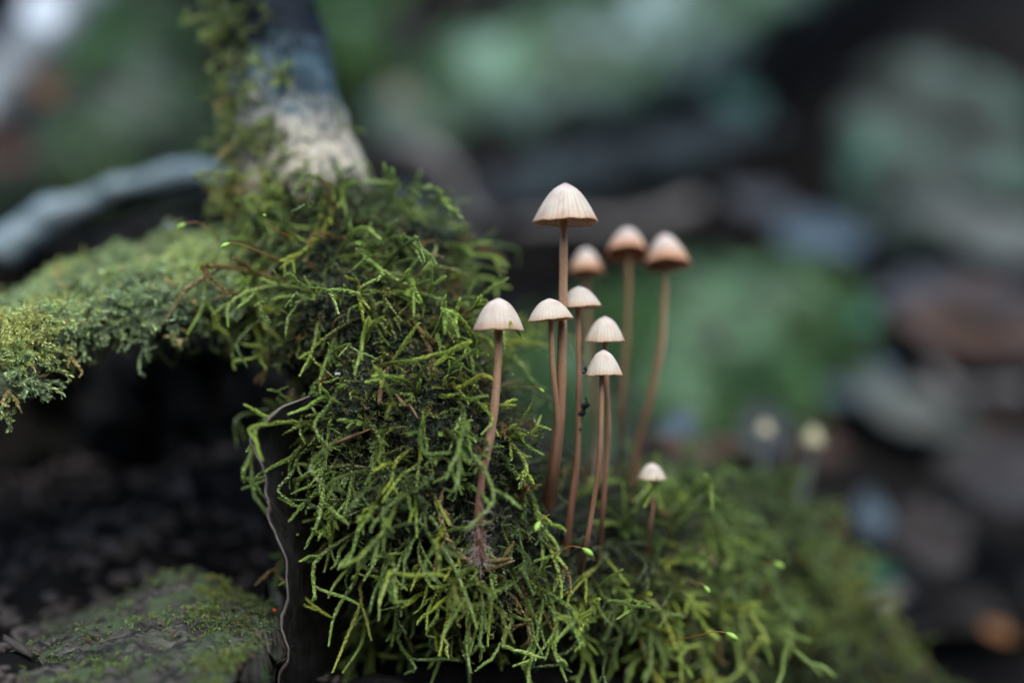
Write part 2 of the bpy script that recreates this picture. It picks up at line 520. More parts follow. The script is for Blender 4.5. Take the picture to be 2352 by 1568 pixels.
# the arch: a shelf of old root running off to the side over the hollow
M['shelf'] = rough_mat('shelf_felt', [(0.3, (0.05, 0.06, 0.04)), (0.45, (0.12, 0.15, 0.085)), (0.6, (0.2, 0.24, 0.14)), (0.75, (0.3, 0.3, 0.18))], 350, 0.85, 1500, 1.0, 0.0015, spec=0.3)
arch_t = empty('root_shelf', P(200, 760, .31))
tag(arch_t, 'mossy shelf of old root arching over the black hollow', 'root')
fe = [(560, 700, .322), (430, 715, .315), (300, 722, .310), (170, 765, .306), (40, 825, .301), (-120, 880, .298), (-330, 920, .295)]
be = [(600, 580, .345), (470, 615, .35), (320, 655, .352), (170, 705, .352), (40, 755, .35), (-120, 790, .35), (-330, 810, .35)]
ab = []
for k in range(len(fe) - 1):
    for s in np.linspace(0, 1, 7)[:-1]:
        f = P(*fe[k]) * (1 - s) + P(*fe[k + 1]) * s
        g = P(*be[k]) * (1 - s) + P(*be[k + 1]) * s
        for w in np.linspace(0, 1, 10):
            ab.append((f * (1 - w) + g * w + np.array([0, 0, 0.002 * math.sin(w * 3.1)]), 0.0040 + 0.0016 * w))
ab += chain([(60, 820, .300, 4), (10, 860, .299, 5), (-60, 880, .299, 6)])
arch_me = balls_mesh('shelf_wood', ab, 0.0014, 0.004, 90, 4, None, 0.0016, 300)
obj('shelf_wood', arch_me, M['shelf'], arch_t)
arch_bvh = bvh_of(arch_me)

# the rotten wall that closes the hollow behind
hw_t = empty('rotten_stump', P(250, 1150, .42))
tag(hw_t, 'black rotten stump wood walling the back of the hollow', 'stump')
hb = []
for px in range(-420, 760, 60):
    for py in range(640, 1330, 70):
        yy = .405 + .02 * math.sin(px * .011) + .00002 * (py - 640) + .00004 * max(0, 300 - px)
        hb.append((P(px, py, yy), 0.011 + 0.004 * math.sin(px * .05 + py * .031)))
hw_me = balls_mesh('stump_wood', hb, 0.003, 0.012, 60, 3, None, 0.004, 200)
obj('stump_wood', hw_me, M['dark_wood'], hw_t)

# ------------------------------------------------------------------ moss on root, shelf and stem
rng = np.random.default_rng(11)
T_small = moss_templates(20, 0.003, 0.0065, 2, rng, L=0.0007, W=0.00036, k=3, spacing=0.00036, blen=0.55)
T_long = moss_templates(16, 0.007, 0.014, 3, rng, bend=(0.2, 1.1), L=0.00075, W=0.0004, k=3, spacing=0.00034, blen=0.42)
T_fuzz = moss_templates(14, 0.0016, 0.0032, 1, rng, L=0.0008, W=0.00028, k=3, spacing=0.0004, blen=0.5)

mc = empty('moss_cushion', P(960, 1150, .30))
tag(mc, 'shaggy green moss hanging over the root beneath the mushrooms', 'moss')

def w_root(C, N):
    x = C[:, 0] / (KW * C[:, 1]) * 2352 + 1176; r = 784 - (C[:, 2] - CZ) / (KW * C[:, 1]) * 2352
    w = np.clip(0.55 - N[:, 1] * 0.8, 0.12, 1.0)                       # mostly the faces one sees
    w = w * np.where(N[:, 2] < -0.35, 0.25, 1.0)
    bare = ((x > 730) & (x < 1000) & (r > 720) & (r < 930))
    w = w * np.where(bare, 0.45, 1.0)
    w = w * np.where((x < 690) & (r > 1000), 0.0, 1.0) * np.where((x < 780) & (r > 1000) & (C[:, 1] > .306), 0.0, 1.0)
    w = w * np.where(r > 1620, 0.1, 1.0)
    w = w * np.where((x > 1068) & (x < 1145) & (r > 860) & (r < 1290), 0.15, 1.0)
    w = w * np.where((x > 1225) & (x < 1410) & (r > 1060) & (r < 1330), 0.3, 1.0)
    return w
def w_low(C, N):
    r = 784 - (C[:, 2] - CZ) / (KW * C[:, 1]) * 2352
    return w_root(C, N) * np.where(r > 930, 1.6, 0.6) * np.where(r > 1420, 0.15, 1)
pts, nr = sample_surface(root_me, 9500, lambda C, N: np.clip(0.3 - N[:, 1], 0.03, 1) * (N[:, 2] > -0.7) * np.where(784 - (C[:, 2] - CZ) / (KW * C[:, 1]) * 2352 < 1050, 2.2, 0.7), rng)
moss_carpet('moss_felt', pts, nr, T_fuzz, rng, M['felt'], mc, 0.5, 1.15, -0.2, 0.8, patch=90)
pts, nr = sample_surface(root_me, 2500, w_root, rng)
moss_carpet('moss_carpet', pts, nr, T_small, rng, M['moss'], mc, 0.6, 1.25, 0.1, 0.45)
pts, nr = sample_surface(root_me, 700, w_low, rng)
moss_carpet('moss_fronds', pts, nr, T_long, rng, M['moss'], mc, 0.7, 1.2, -0.1, 0.5)

mm = empty('moss_mat', P(200, 740, .315))
tag(mm, 'short fuzzy grey-green moss covering the shelf over the hollow', 'moss')
def w_arch(C, N):
    return np.clip(0.25 + N[:, 2] + np.clip(-N[:, 1], 0, 1) * .5, 0.05, 1) * np.where(N[:, 1] > 0.6, 0.1, 1)
pts, nr = sample_surface(arch_me, 7000, w_arch, rng)
moss_carpet('moss_carpet', pts, nr, T_fuzz, rng, M['moss_pale'], mm, 0.7, 1.9, 0.2, 0.6, patch=75)
pts, nr = sample_surface(arch_me, 420, lambda C, N: np.clip(0.3 - N[:, 1], 0.02, 1) * (N[:, 2] < 0.5), rng)
moss_carpet('moss_fringe', pts, nr, T_small, rng, M['moss_pale'], mm, 0.6, 1.5, -0.7, 0.5)

tm = empty('stem_moss', P(520, 420, .34))
tag(tm, 'ragged yellow-green moss climbing one side of the tree stem', 'moss')
def w_trunk(C, N):
    x = C[:, 0] / (KW * C[:, 1]) * 2352 + 1176; r = 784 - (C[:, 2] - CZ) / (KW * C[:, 1]) * 2352
    return np.where((N[:, 0] < -0.25), 1.0, 0.0) * np.where(r < -150, 0.1, 1) + np.where((N[:, 0] < 0.1), 0.12, 0.0)
pts, nr = sample_surface(trunk_me, 900, w_trunk, rng)
moss_carpet('moss_carpet', pts, nr, T_small, rng, M['moss_stem'], tm, 0.9, 1.9, -0.2, 0.7, patch=50)

# long shoots one can pick out: from the surface to a tip (photograph pixels), depth offset of the tip in mm
HERO = [
 (870,1290,765,1540,-5,2),(910,1320,790,1540,-5,3),(1000,1290,980,1440,-8,4),(1180,1310,1245,1500,-8,5),(1330,1350,1400,1430,-6,3),(590,690,500,770,-7,2),(620,720,640,850,-8,4),(1060,1350,1080,1540,-6,4),(930,1330,900,1480,-6,3),
 (505,560,432,765,-6,3),(552,640,602,832,-7,5),(655,600,728,672,-6,2),(650,590,560,690,-6,2),(690,690,640,800,-5,4),(692,492,612,428,-4,1),
 (790,620,800,650,-5,2),(800,640,892,790,-6,4),(880,590,1002,770,-6,2),(985,620,900,705,-6,4),(985,650,930,740,-6,3),(1130,800,1255,795,-3,3),(1140,840,1252,892,-4,3),
 (1150,1000,1262,985,-3,4),(1140,1010,1240,1040,-3,4),(720,960,605,965,-6,3),(820,930,665,950,-6,2),(700,1040,640,1050,-5,3),(780,760,735,900,-6,3),(745,720,690,860,-6,3),
 (960,1020,880,1130,-8,5),(965,1040,958,1230,-9,6),(990,1040,1062,1120,-8,5),(960,1200,850,1400,-6,4),(975,1230,1095,1440,-7,5),(900,1000,840,1110,-8,5),(800,1010,715,1110,-7,5),
 (820,1050,790,1180,-8,5),(795,1080,738,1180,-7,4),(800,1150,745,1310,-6,3),(840,1240,755,1480,-5,2),(860,1150,800,1290,-7,4),(900,1240,870,1420,-6,3),(1040,1100,1130,1160,-6,4),
 (1180,1170,1085,1200,-7,3),(1190,1180,1090,1235,-7,2),(1230,1190,1290,1370,-8,5),(1245,1240,1312,1362,-8,3),(1240,1290,1300,1560,-8,6),(1290,1430,1385,1500,-6,2),(1270,1370,1365,1425,-6,3),
 (1230,1330,1215,1490,-7,4),(1150,1330,1120,1480,-6,3),(1060,1330,1010,1500,-6,4),(1040,1420,990,1568,-5,3),(1100,1250,1140,1370,-8,3),(1000,1130,1010,1280,-8,4),(1120,1200,1050,1330,-7,4),
 (1500,1320,1360,1340,-6,4),(1500,1330,1425,1440,-8,5),(1505,1350,1405,1530,-8,5),(1510,1360,1480,1568,-9,5),(1520,1340,1625,1410,-7,5),(1530,1360,1645,1465,-7,5),(1530,1390,1565,1560,-9,5),
 (1520,1310,1610,1290,-5,4),(1600,1280,1832,1418,-9,6),(1480,1400,1340,1440,-8,3),(1640,1330,1720,1470,-7,5),(1400,1320,1330,1420,-7,4),(1580,1430,1640,1540,-8,4),(1450,1450,1390,1568,-8,4),
 (1060,960,1180,930,-5,4),(1010,900,1130,870,-6,5),(930,940,1050,905,-6,4),(1100,760,1150,830,-4,3),(1070,560,1165,610,0,4),(980,450,1060,500,0,4),(930,430,1015,440,0,4),(1090,640,1170,660,0,3),
 (600,640,520,760,-6,4),(560,720,560,830,-6,3),(640,760,600,880,-6,4),(700,860,650,980,-6,4),(880,1060,900,1180,-8,4),(1080,1040,1120,1090,-7,4),(1160,1080,1230,1120,-4,4),(1010,1000,1090,1010,-7,4),
]
hr = np.random.default_rng(23)
for (bx, by, tx, ty, dy, nb) in HERO:
    p0, n0 = ray_px(root_bvh, bx, by)
    if p0 is None:
        p0, n0 = ray_px(root_bvh, bx - 40, by)
        if p0 is None:
            p0 = P(bx, by, .312)
    y1 = p0[1] + dy / 1000 * 0.75
    p1 = P(tx, ty, y1)
    path = shoot_path(p0 + np.array([0, 0.001, 0]), p1, 0.10 if ty > by + 20 else 0.06, 0.06, hr, 18)
    V, F, t = full_shoot(path, hr, nb=max(1, nb - 1), L=hr.uniform(.00075, .00098), W=hr.uniform(.0004, .00052), k=4, spacing=0.00024, blen=hr.uniform(.38, .6), t0=0.15)
    A = np.stack([t, np.full(len(V), 0.0), np.zeros(len(V))], -1)
    obj('moss_shoot', mesh_np('moss_shoot', V, F, True, A), M['moss_shoot'], mc)
# more of the same from a few shapes, each an object of its own
T_hero = []
for q in range(18):
    V, F, t = moss_templates(1, 0.009, 0.019, 4, hr, bend=(0.1, 1.2), L=0.00085, W=0.00046, k=4, spacing=0.00026, blen=0.5)[0]
    me = mesh_np('moss_shoot', V, F, True, np.stack([t, np.zeros(len(V)), np.zeros(len(V))], -1)); me.materials.append(M['moss_shoot']); T_hero.append(me)
def w_hero(C, N):
    r = 784 - (C[:, 2] - CZ) / (KW * C[:, 1]) * 2352; x = C[:, 0] / (KW * C[:, 1]) * 2352 + 1176
    return w_root(C, N) * np.clip(0.2 - N[:, 1], 0, 1) * np.where(r > 900, 1.5, 0.8) * (C[:, 1] < 0.345) * (r < 1480)
pts, nr = sample_surface(root_me, 190, w_hero, hr)
for p, n in zip(pts, nr):
    me = T_hero[hr.integers(len(T_hero))]
    o = bpy.data.objects.new('moss_shoot', me); link(o, mc)
    R = orient(n + hr.normal(0, 0.45, 3) + np.array([0, 0, -0.1]), np.array([0, -0.25, -1.0]), hr.normal(0, 0.5), hr)
    s = hr.uniform(0.7, 1.35)
    mw = Matrix.Translation(Vector(p - n * 0.0006 - np.array(mc.location))) @ Matrix(R.tolist()).to_4x4() @ Matrix.Scale(s, 4)
    o.matrix_local = mw

# ------------------------------------------------------------------ moss capsules on their wiry stalks
M['seta'] = rough_mat('seta', [(0.35, (0.30, 0.07, 0.02)), (0.65, (0.28, 0.16, 0.04))], 400, 0.4, bstr=0.1)
M['capsule'] = rough_mat('capsule', [(0.3, (0.2, 0.34, 0.04)), (0.7, (0.32, 0.48, 0.08))], 900, 0.35, bstr=0.1)
def sporophyte(base, via, tip, size=0.0010, ydep=None, parent=mc, caplen=2.2):
    """seta through pixels, capsule hanging at the tip"""
    bpx, vpx, tpx = base, via, tip
    path = spline([P(*bpx), P(*vpx[0])] + [P(*q) for q in vpx[1:]] + [P(*tpx)], 18)
    e = empty('sporophyte'); e.parent = parent; e.location = -np.array(parent.location)
    V, F = tube(path, np.linspace(0.00011, 0.00009, len(path)), 6)
    o = bpy.data.objects.new('seta', mesh_np('seta', V, F)); o.data.materials.append(M['seta']); link(o, e)
    d = path[-1] - path[-3]; d = d / np.linalg.norm(d) + np.array([0, 0, -0.45]); d /= np.linalg.norm(d)
    n = 12; u = np.linspace(0, 1, n)
    cp = path[-1] + d * (u * size * caplen)[:, None]
    rad = size * 0.5 * np.interp(u, [0, .12, .35, .6, .8, .9, 1], [.2, .5, .95, 1.0, .75, .35, .06])
    V, F = tube(cp, rad, 10)
    o = bpy.data.objects.new('capsule', mesh_np('capsule', V, F)); o.data.materials.append(M['capsule']); link(o, e)
sporophyte((512, 562, .318), [(485, 528, .312), (452, 511, .310)], (426, 513, .309), .0010)
sporophyte((660, 605, .308), [(600, 580, .303), (550, 560, .301)], (528, 558, .300), .0010)
sporophyte((662, 542, .305), [(630, 525, .302), (612, 505, .301)], (604, 494, .300), .0007, caplen=-1.5)
sporophyte((1262, 1298, .300), [(1280, 1270, .293), (1310, 1254, .291)], (1338, 1258, .290), .0012)
sporophyte((905, 1180, .300), [(885, 1183, .291), (868, 1178, .289)], (856, 1180, .288), .0013)
sporophyte((1262, 1180, .300), [(1255, 1185, .292), (1246, 1190, .290)], (1240, 1196, .289), .0012)
sporophyte((1520, 1475, .310), [(1590, 1462, .297), (1640, 1450, .293)], (1668, 1452, .292), .0012)
sporophyte((1690, 1370, .340), [(1715, 1330, .328), (1750, 1298, .322)], (1776, 1292, .320), .0012)
sporophyte((1560, 1355, .318), [(1585, 1340, .308), (1605, 1338, .305)], (1617, 1344, .304), .0009)
sporophyte((1165, 900, .305), [(1195, 890, .300), (1222, 888, .299)], (1238, 891, .298), .0007)
sporophyte((1880, 1660, .34), [(1895, 1620, .33), (1905, 1590, .325)], (1913, 1580, .322), .0013)

# ------------------------------------------------------------------ mushrooms
cap, nt, b, _ = new_mat('mushroom_cap')
a = nt.nodes.new('ShaderNodeAttribute'); a.attribute_name = 'data'
sep = nt.nodes.new('ShaderNodeSeparateColor'); nt.links.new(a.outputs['Color'], sep.inputs[0])
basec = ramp(nt, sep.outputs[0], [(0.0, (0.50, 0.33, 0.33)), (0.15, (0.62, 0.50, 0.48)), (0.34, (0.73, 0.67, 0.58)), (0.85, (0.73, 0.66, 0.55)), (1.0, (0.66, 0.46, 0.30))])
str_ = ramp(nt, sep.outputs[1], [(0.0, (0.80, 0.71, 0.64)), (0.7, (1, 1, 1)), (1.0, (1, 1, 1))])
c = mixc(nt, 0.9, basec, str_, 'MULTIPLY')
bl = ramp(nt, noise_tex(nt, 420, 4, 0.6, obj_coord(nt)), [(0.34, (0.78, 0.62, 0.58)), (0.48, (0.94, 0.88, 0.84)), (0.62, (1.0, 1.0, 0.98))])
c = mixc(nt, 0.7, c, bl, 'MULTIPLY')
nt.links.new(c, b.inputs['Base Color'])
b.inputs['Roughness'].default_value = 0.62; b.inputs['Specular IOR Level'].default_value = 0.3
b.inputs['Subsurface Weight'].default_value = 0.4; b.inputs['Subsurface Radius'].default_value = (1.0, 0.6, 0.4); b.inputs['Subsurface Scale'].default_value = 0.0008
bump(nt, noise_tex(nt, 2500, 3, 0.6), 0.15, 0.0002, b)
def thin(nt, bsdf, colour, amount):
    t_ = nt.nodes.new('ShaderNodeBsdfTranslucent')
    if isinstance(colour, tuple): t_.inputs[0].default_value = (*colour, 1)
    else: nt.links.new(colour, t_.inputs[0])
    x_ = nt.nodes.new('ShaderNodeMixShader'); x_.inputs[0].default_value = amount
    nt.links.new(bsdf.outputs[0], x_.inputs[1]); nt.links.new(t_.outputs[0], x_.inputs[2])
    nt.links.new(x_.outputs[0], nt.nodes['Material Output'].inputs[0])
thin(nt, b, (0.78, 0.62, 0.48), 0.33)
M['cap'] = cap
def sss_mat(name, stops, scale, stretch, rough=0.5, sss=0.3):
    m, nt, b, _ = new_mat(name)
    v = obj_coord(nt, stretch)
    nt.links.new(ramp(nt, noise_tex(nt, scale, 4, 0.6, v), stops), b.inputs['Base Color'])
    b.inputs['Roughness'].default_value = rough; b.inputs['Specular IOR Level'].default_value = 0.4
    b.inputs['Subsurface Weight'].default_value = sss; b.inputs['Subsurface Radius'].default_value = (1.0, 0.5, 0.3); b.inputs['Subsurface Scale'].default_value = 0.0008
    bump(nt, noise_tex(nt, scale * 4, 3, 0.6, v), 0.2, 0.0002, b)
    return m
M['gill'] = sss_mat('mushroom_gill', [(0.3, (0.82, 0.42, 0.22)), (0.7, (0.9, 0.56, 0.34))], 500, (1, 1, 1))
thin(M['gill'].node_tree, M['gill'].node_tree.nodes['Principled BSDF'], (0.85, 0.5, 0.3), 0.5)
stem_m, nt, b, _ = new_mat('mushroom_stem')
a = nt.nodes.new('ShaderNodeAttribute'); a.attribute_name = 'data'
sep = nt.nodes.new('ShaderNodeSeparateColor'); nt.links.new(a.outputs['Color'], sep.inputs[0])
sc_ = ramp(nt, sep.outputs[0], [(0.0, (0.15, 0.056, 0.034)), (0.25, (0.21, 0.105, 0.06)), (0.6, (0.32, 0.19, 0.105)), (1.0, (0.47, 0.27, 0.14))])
stre = ramp(nt, noise_tex(nt, 700, 4, 0.6, obj_coord(nt, (1, 1, 0.06))), [(0.35, (0.72, 0.66, 0.62)), (0.55, (1, 1, 1)), (0.75, (1.15, 1.15, 1.15))])
c = mixc(nt, 0.8, sc_, stre, 'MULTIPLY')
blot = ramp(nt, noise_tex(nt, 110, 3, 0.5), [(0.36, (0.5, 0.3, 0.26)), (0.5, (1, 1, 1)), (1, (1.1, 1.1, 1.1))])
c = mixc(nt, 0.8, c, blot, 'MULTIPLY')
nt.links.new(c, b.inputs['Base Color']); b.inputs['Roughness'].default_value = 0.45
b.inputs['Subsurface Weight'].default_value = 0.25; b.inputs['Subsurface Radius'].default_value = (1, .5, .3); b.inputs['Subsurface Scale'].default_value = 0.0007
bump(nt, noise_tex(nt, 1500, 3, 0.6, obj_coord(nt, (1, 1, 0.05))), 0.25, 0.0002, b)
M['stem'] = stem_m
M['hair'] = rough_mat('base_fuzz', [(0.3, (0.35, 0.22, 0.18)), (0.7, (0.55, 0.45, 0.4))], 300, 0.7, bstr=0.05)

def cap_variant(name, stops):
    m = M['cap'].copy(); m.name = name
    for n_ in m.node_tree.nodes:
        if n_.type == 'VALTORGB' and len(n_.color_ramp.elements) == 5:
            for el_, st_ in zip(n_.color_ramp.elements, stops):
                el_.position = st_[0]; el_.color = (*st_[1], 1)
    return m
M['cap_rear'] = cap_variant('mushroom_cap_rear', [(0.0, (0.6, 0.47, 0.43)), (0.2, (0.68, 0.6, 0.54)), (0.62, (0.72, 0.65, 0.57)), (0.86, (0.64, 0.42, 0.28)), (1.0, (0.58, 0.28, 0.14))])
CONE = ([0, .05, .12, .24, .38, .54, .70, .84, .94, 1.0], [1, .988, .955, .885, .775, .61, .41, .215, .08, 0])
BELL = ([0, .07, .20, .40, .57, .72, .84, .92, .98, 1.0], [1, .992, .965, .885, .745, .565, .37, .19, .06, 0])

def mushroom(label, apex, rl, rr, yc, stem, sr, mix=0.5, pitch=0.0, seed=0, fuzz=False, col_group='mushrooms on the mossy root', name='mushroom', cap_mat=None, stem_mat=None, embed=None):
    r = np.random.default_rng(seed)
    L, R_, Ap = P(*rl, yc), P(*rr, yc), P(*apex, yc)
    C = (L + R_) / 2; rad = np.linalg.norm(R_ - L) / 2
    X = (R_ - L) / (2 * rad)
    ax = Ap - C; Hc = np.linalg.norm(ax); Z = ax / Hc
    Z = Z - X * np.dot(Z, X) * 0.35; Z /= np.linalg.norm(Z)
    Y0 = np.cross(Z, X); Y0 /= np.linalg.norm(Y0); X = np.cross(Y0, Z)
    cp, sp = math.cos(pitch), math.sin(pitch)          # pitch > 0 tips the cap's top away from the viewer
    Z, Y0 = Z * cp + Y0 * sp, Y0 * cp - Z * sp
    lean = np.dot(Ap - C, X)
    base = P(*stem[-1][:2], stem[-1][2])
    e = empty(name, base)
    tag(e, label, 'mushroom', col_group)
    # cap: outer skin, thin rim, inner skin
    nr_, ns = 15, 160
    tpos = np.concatenate([[0, .025, .06], np.linspace(.11, 1, nr_ - 3)])
    fr = np.interp(tpos, np.linspace(0, 1, 10), np.array(CONE[0]) * (1 - mix) + np.array(BELL[0]) * mix)
    fh = np.interp(tpos, np.linspace(0, 1, 10), np.array(CONE[1]) * (1 - mix) + np.array(BELL[1]) * mix)
    fh = fh + 0.02 * np.exp(-(fr / 0.13) ** 2) - 0.015
    th = np.linspace(0, 2 * np.pi, ns, endpoint=False)
    ph = r.uniform(0, 6.28, 6)
    def ring(f, h, inner):
        wob = 0.030 * np.sin(2 * th + ph[0]) + 0.018 * np.sin(3 * th + ph[1]) + 0.014 * np.sin(5 * th + ph[2]) + 0.01 * np.sin(9 * th + ph[4])
        groove = 0.5 + 0.5 * np.cos(34 * th + 1.4 * np.sin(3 * th + ph[3]) + 0.8 * np.sin(7 * th + ph[0]))
        g = -0.004 * groove * smoothstep(f, 0.35, 0.9)
        rr2 = rad * f * (1 + wob * f * 0.8 + g) - inner * min(rad * f, rad * 0.04)
        edge = 0.022 * np.sin(2 * th + ph[5]) + 0.009 * np.sin(7 * th + ph[1]) + 0.007 * np.sin(13 * th + ph[2])
        hh = Hc * (h + edge * f ** 4) - inner * Hc * 0.05 * (1 if f < 0.97 else 0)
        return C + rr2[:, None] * (np.cos(th)[:, None] * X + np.sin(th)[:, None] * Y0) + hh[:, None] * Z + X * (lean * 0.65 * max(h, 0)), groove
    Vs, A = [], []
    for f, h in zip(fr, fh):
        v_, g_ = ring(max(f, 1e-3), h, 0)
        Vs.append(v_); A.append(np.stack([np.full(ns, f), 1 - smoothstep(g_, 0.55, 1.0) * smoothstep(f, 0.25, 0.6), np.zeros(ns)], -1))
    for f, h in list(zip(fr, fh))[::-1]:
        v_, g_ = ring(max(f, 1e-3), h, 1)
        Vs.append(v_); A.append(np.stack([np.full(ns, 1.0), np.ones(ns), np.zeros(ns)], -1))
    nrr = len(Vs)
    V = np.vstack(Vs)
    i, j = np.meshgrid(np.arange(nrr - 1), np.arange(ns), indexing='ij')
    a_ = (i * ns + j).ravel(); b_ = (i * ns + (j + 1) % ns).ravel()
    F = np.stack([a_, a_ + ns, b_ + ns, b_], -1)
    obj('cap', mesh_np('cap', V, F, True, np.vstack(A)), cap_mat or M['cap'], e)
    # gills: thin plates from the stem to the rim
    gv, gf = [], []
    ng = 30
    for k in range(ng):
        t = 2 * np.pi * k / ng + r.normal(0, 0.02)
        d = np.cos(t) * X + np.sin(t) * Y0
        side = (-np.sin(t) * X + np.cos(t) * Y0) * rad * 0.012
        start = 0.12 if k % 2 == 0 else 0.5
        row = []
        for f in np.linspace(start, 0.95, 6):
            hout = np.interp(f, fr, fh) - 0.045
            lo = max(hout - 0.30 * (1 - 0.75 * f) - 0.06, -0.01 if f > .4 else 0.02)
            lo = min(lo, hout - 0.01)
            off = X * (lean * 0.65 * max(hout, 0))
            row.append((C + d * rad * f * 0.955 + Z * Hc * hout + off, C + d * rad * f * 0.955 + Z * Hc * lo + off))
        o0 = len(gv)
        for (pt, pb) in row:
            gv += [pt + side, pt - side, pb + side * 0.4, pb - side * 0.4]
        for q in range(5):
            s0 = o0 + q * 4; s1 = s0 + 4
            gf += [[s0, s1, s1 + 2, s0 + 2], [s0 + 1, s0 + 3, s1 + 3, s1 + 1], [s0 + 2, s1 + 2, s1 + 3, s0 + 3]]
    obj('gills', mesh_np('gills', np.array(gv), np.array(gf), False), M['gill'], e)
    # stem
    top_in = C + Z * Hc * 0.55 + X * lean * 0.3
    pts_ = [top_in] + [P(*q[:3]) for q in stem]
    path = spline(pts_, 46)
    zt = np.linspace(1, 0, 46)
    w = np.interp(zt, np.linspace(0, 1, len(sr)), sr[::-1]) * PXM(yc) / 2
    w = w * (1 + 0.035 * np.sin(zt * 31 + ph[0]) + 0.03 * np.sin(zt * 67 + ph[1]))
    V, F = tube(path, w, 14)
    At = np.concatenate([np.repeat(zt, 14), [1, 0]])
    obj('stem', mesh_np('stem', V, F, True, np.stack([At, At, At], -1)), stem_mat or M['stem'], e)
    if fuzz:
        hv, hf = [], []
        o0 = 0
        for k in range(170):
            q = path[-1 - int(abs(r.normal(0, 4.5)))]
            d = r.normal(0, 1, 3); d /= np.linalg.norm(d)
            pth = spline([q, q + d * 0.0012 + r.normal(0, .0002, 3), q + d * r.uniform(.0016, .0034) + r.normal(0, .0006, 3) + np.array([0, 0, -.0004])], 5)
            v_, f_ = tube(pth, 0.000035, 4)
            hv.append(v_); hf.append(f_ + o0); o0 += len(v_)
        obj('base_fuzz', mesh_np('base_fuzz', np.vstack(hv), np.vstack(hf)), M['hair'], e)
    return e

def sb(px, py, extra=0.0015, default=.31):
    p, n = ray_px(root_bvh, px, py)
    return (px, py, (p[1] if p is not None else default) + extra)

mushroom('tallest mushroom, broad cream bell cap on a thick tan stem', (1299, 420), (1222, 512), (1374, 507), .300,
         [(1295, 515, .300), (1294, 640, .300), (1291, 800, .300), (1288, 930, .300), (1272, 1070, .302), sb(1258, 1170, .002), (sb(1252, 1240, .003))], [17, 18, 20, 22, 25, 30, 36, 38], 0.5, 0.05, 1)
mushroom('smooth pale mushroom standing apart against the moss, with a fuzzy stem base', (1145, 684), (1087, 757), (1203, 757), .291,
         [(1145, 765, .291), (1142, 860, .291), (1130, 980, .290), (1108, 1090, .2885), (1100, 1180, .288), (1103, 1285, .2895)], [16, 17, 19, 20, 21, 18, 20, 24], 0.85, 0.0, 2, fuzz=True)
mushroom('flat-domed mushroom overlapping the tallest stem, its own stem fused to it', (1261, 685), (1212, 740), (1317, 729), .2955,
         [(1266, 737, .2955), (1268, 820, .296), (1275, 900, .297), (1281, 980, .2985), (1270, 1080, .301), sb(1256, 1180, .002), sb(1250, 1236, .003)], [13, 13, 13, 14, 15, 18, 20, 22], 0.75, 0.04, 3)
mushroom('pinkish ribbed mushroom tucked behind the tallest stem, dirt on its stem', (1327, 657), (1285, 700), (1383, 711), .304,
         [(1328, 712, .304), (1330, 800, .304), (1330, 920, .303), (1325, 1060, .303), (1310, 1180, .304), sb(1298, 1290, .002)], [12, 13, 14, 15, 15, 15, 17, 18], 0.7, 0.05, 4)
mushroom('ribbed cream mushroom rising just above the dirt-marked cap', (1390, 726), (1341, 784), (1437, 783), .303,
         [(1390, 790, .303), (1393, 880, .303), (1397, 990, .303), (1390, 1100, .304), (1382, 1200, .306), sb(1372, 1300, .002)], [10, 11, 12, 14, 13, 13, 13, 14], 0.7, 0.0, 5)
mushroom('small ribbed mushroom with dark dirt stuck on its cap edge', (1386, 803), (1342, 861), (1430, 860), .297,
         [(1382, 866, .297), (1381, 960, .297), (1376, 1060, .298), (1362, 1160, .299), (1345, 1260, .300), sb(1328, 1340, .002)], [10, 11, 12, 13, 12, 12, 13, 13], 0.65, 0.0, 6)
mushroom('blurred pink-white mushroom behind the tallest stem', (1346, 567), (1304, 626), (1391, 632), .342,
         [(1346, 635, .342), (1352, 760, .342), (1362, 900, .343), (1372, 1040, .345), sb(1378, 1140, .003, .35)], [10, 10, 11, 11, 12, 13], 0.6, 0.26, 7, cap_mat=M['cap_rear'])
mushroom('blurred mushroom tipped back to show its orange gills', (1446, 515), (1390, 588), (1490, 582), .338,
         [(1443, 590, .338), (1444, 680, .338), (1437, 820, .338), (1425, 960, .339), sb(1420, 1090, .003, .345)], [10, 11, 11, 11, 12, 13], 0.5, 0.45, 8, cap_mat=M['cap_rear'])
mushroom('blurred white mushroom on a long leaning brown stem', (1527, 533), (1480, 606), (1588, 612), .334,
         [(1530, 612, .334), (1526, 700, .334), (1518, 800, .334), (1492, 920, .334), (1466, 1020, .336), sb(1450, 1130, .003, .345)], [11, 12, 12, 15, 15, 14, 15], 0.5, 0.28, 9, cap_mat=M['cap_rear'])
mushroom('tiny white mushroom alone on a hair-thin stem in the moss', (1497, 1063), (1463, 1099), (1531, 1099), .312,
         [(1498, 1104, .312), (1500, 1160, .312), (1492, 1220, .313), sb(1484, 1310, .002)], [7, 7, 7, 7, 7], 0.7, 0.0, 10)

# two pale pin mushrooms on the slope further back
pc, nt, b, _ = new_mat('pin_cap'); b.inputs['Base Color'].default_value = (0.62, 0.52, 0.26, 1); b.inputs['Roughness'].default_value = 0.5
nt.links.new(ramp(nt, noise_tex(nt, 300, 3), [(0.3, (0.30, 0.25, 0.12)), (0.7, (0.42, 0.38, 0.22))]), b.inputs['Base Color'])
ps = rough_mat('pin_stem', [(0.3, (0.14, 0.17, 0.16)), (0.7, (0.26, 0.28, 0.26))], 300, 0.5, bstr=0.1)
mushroom('small yellowish pin mushroom, the paler and fainter of the pair on the dark slope', (1757, 966), (1737, 994), (1777, 994), .392,
         [(1757, 995, .392), (1752, 1060, .394), (1742, 1140, .398), (1735, 1230, .405)], [10, 12, 14, 16, 16], 0.9, 0.0, 21, name='pin_mushroom', col_group='pin mushrooms on the slope', cap_mat=pc, stem_mat=ps)
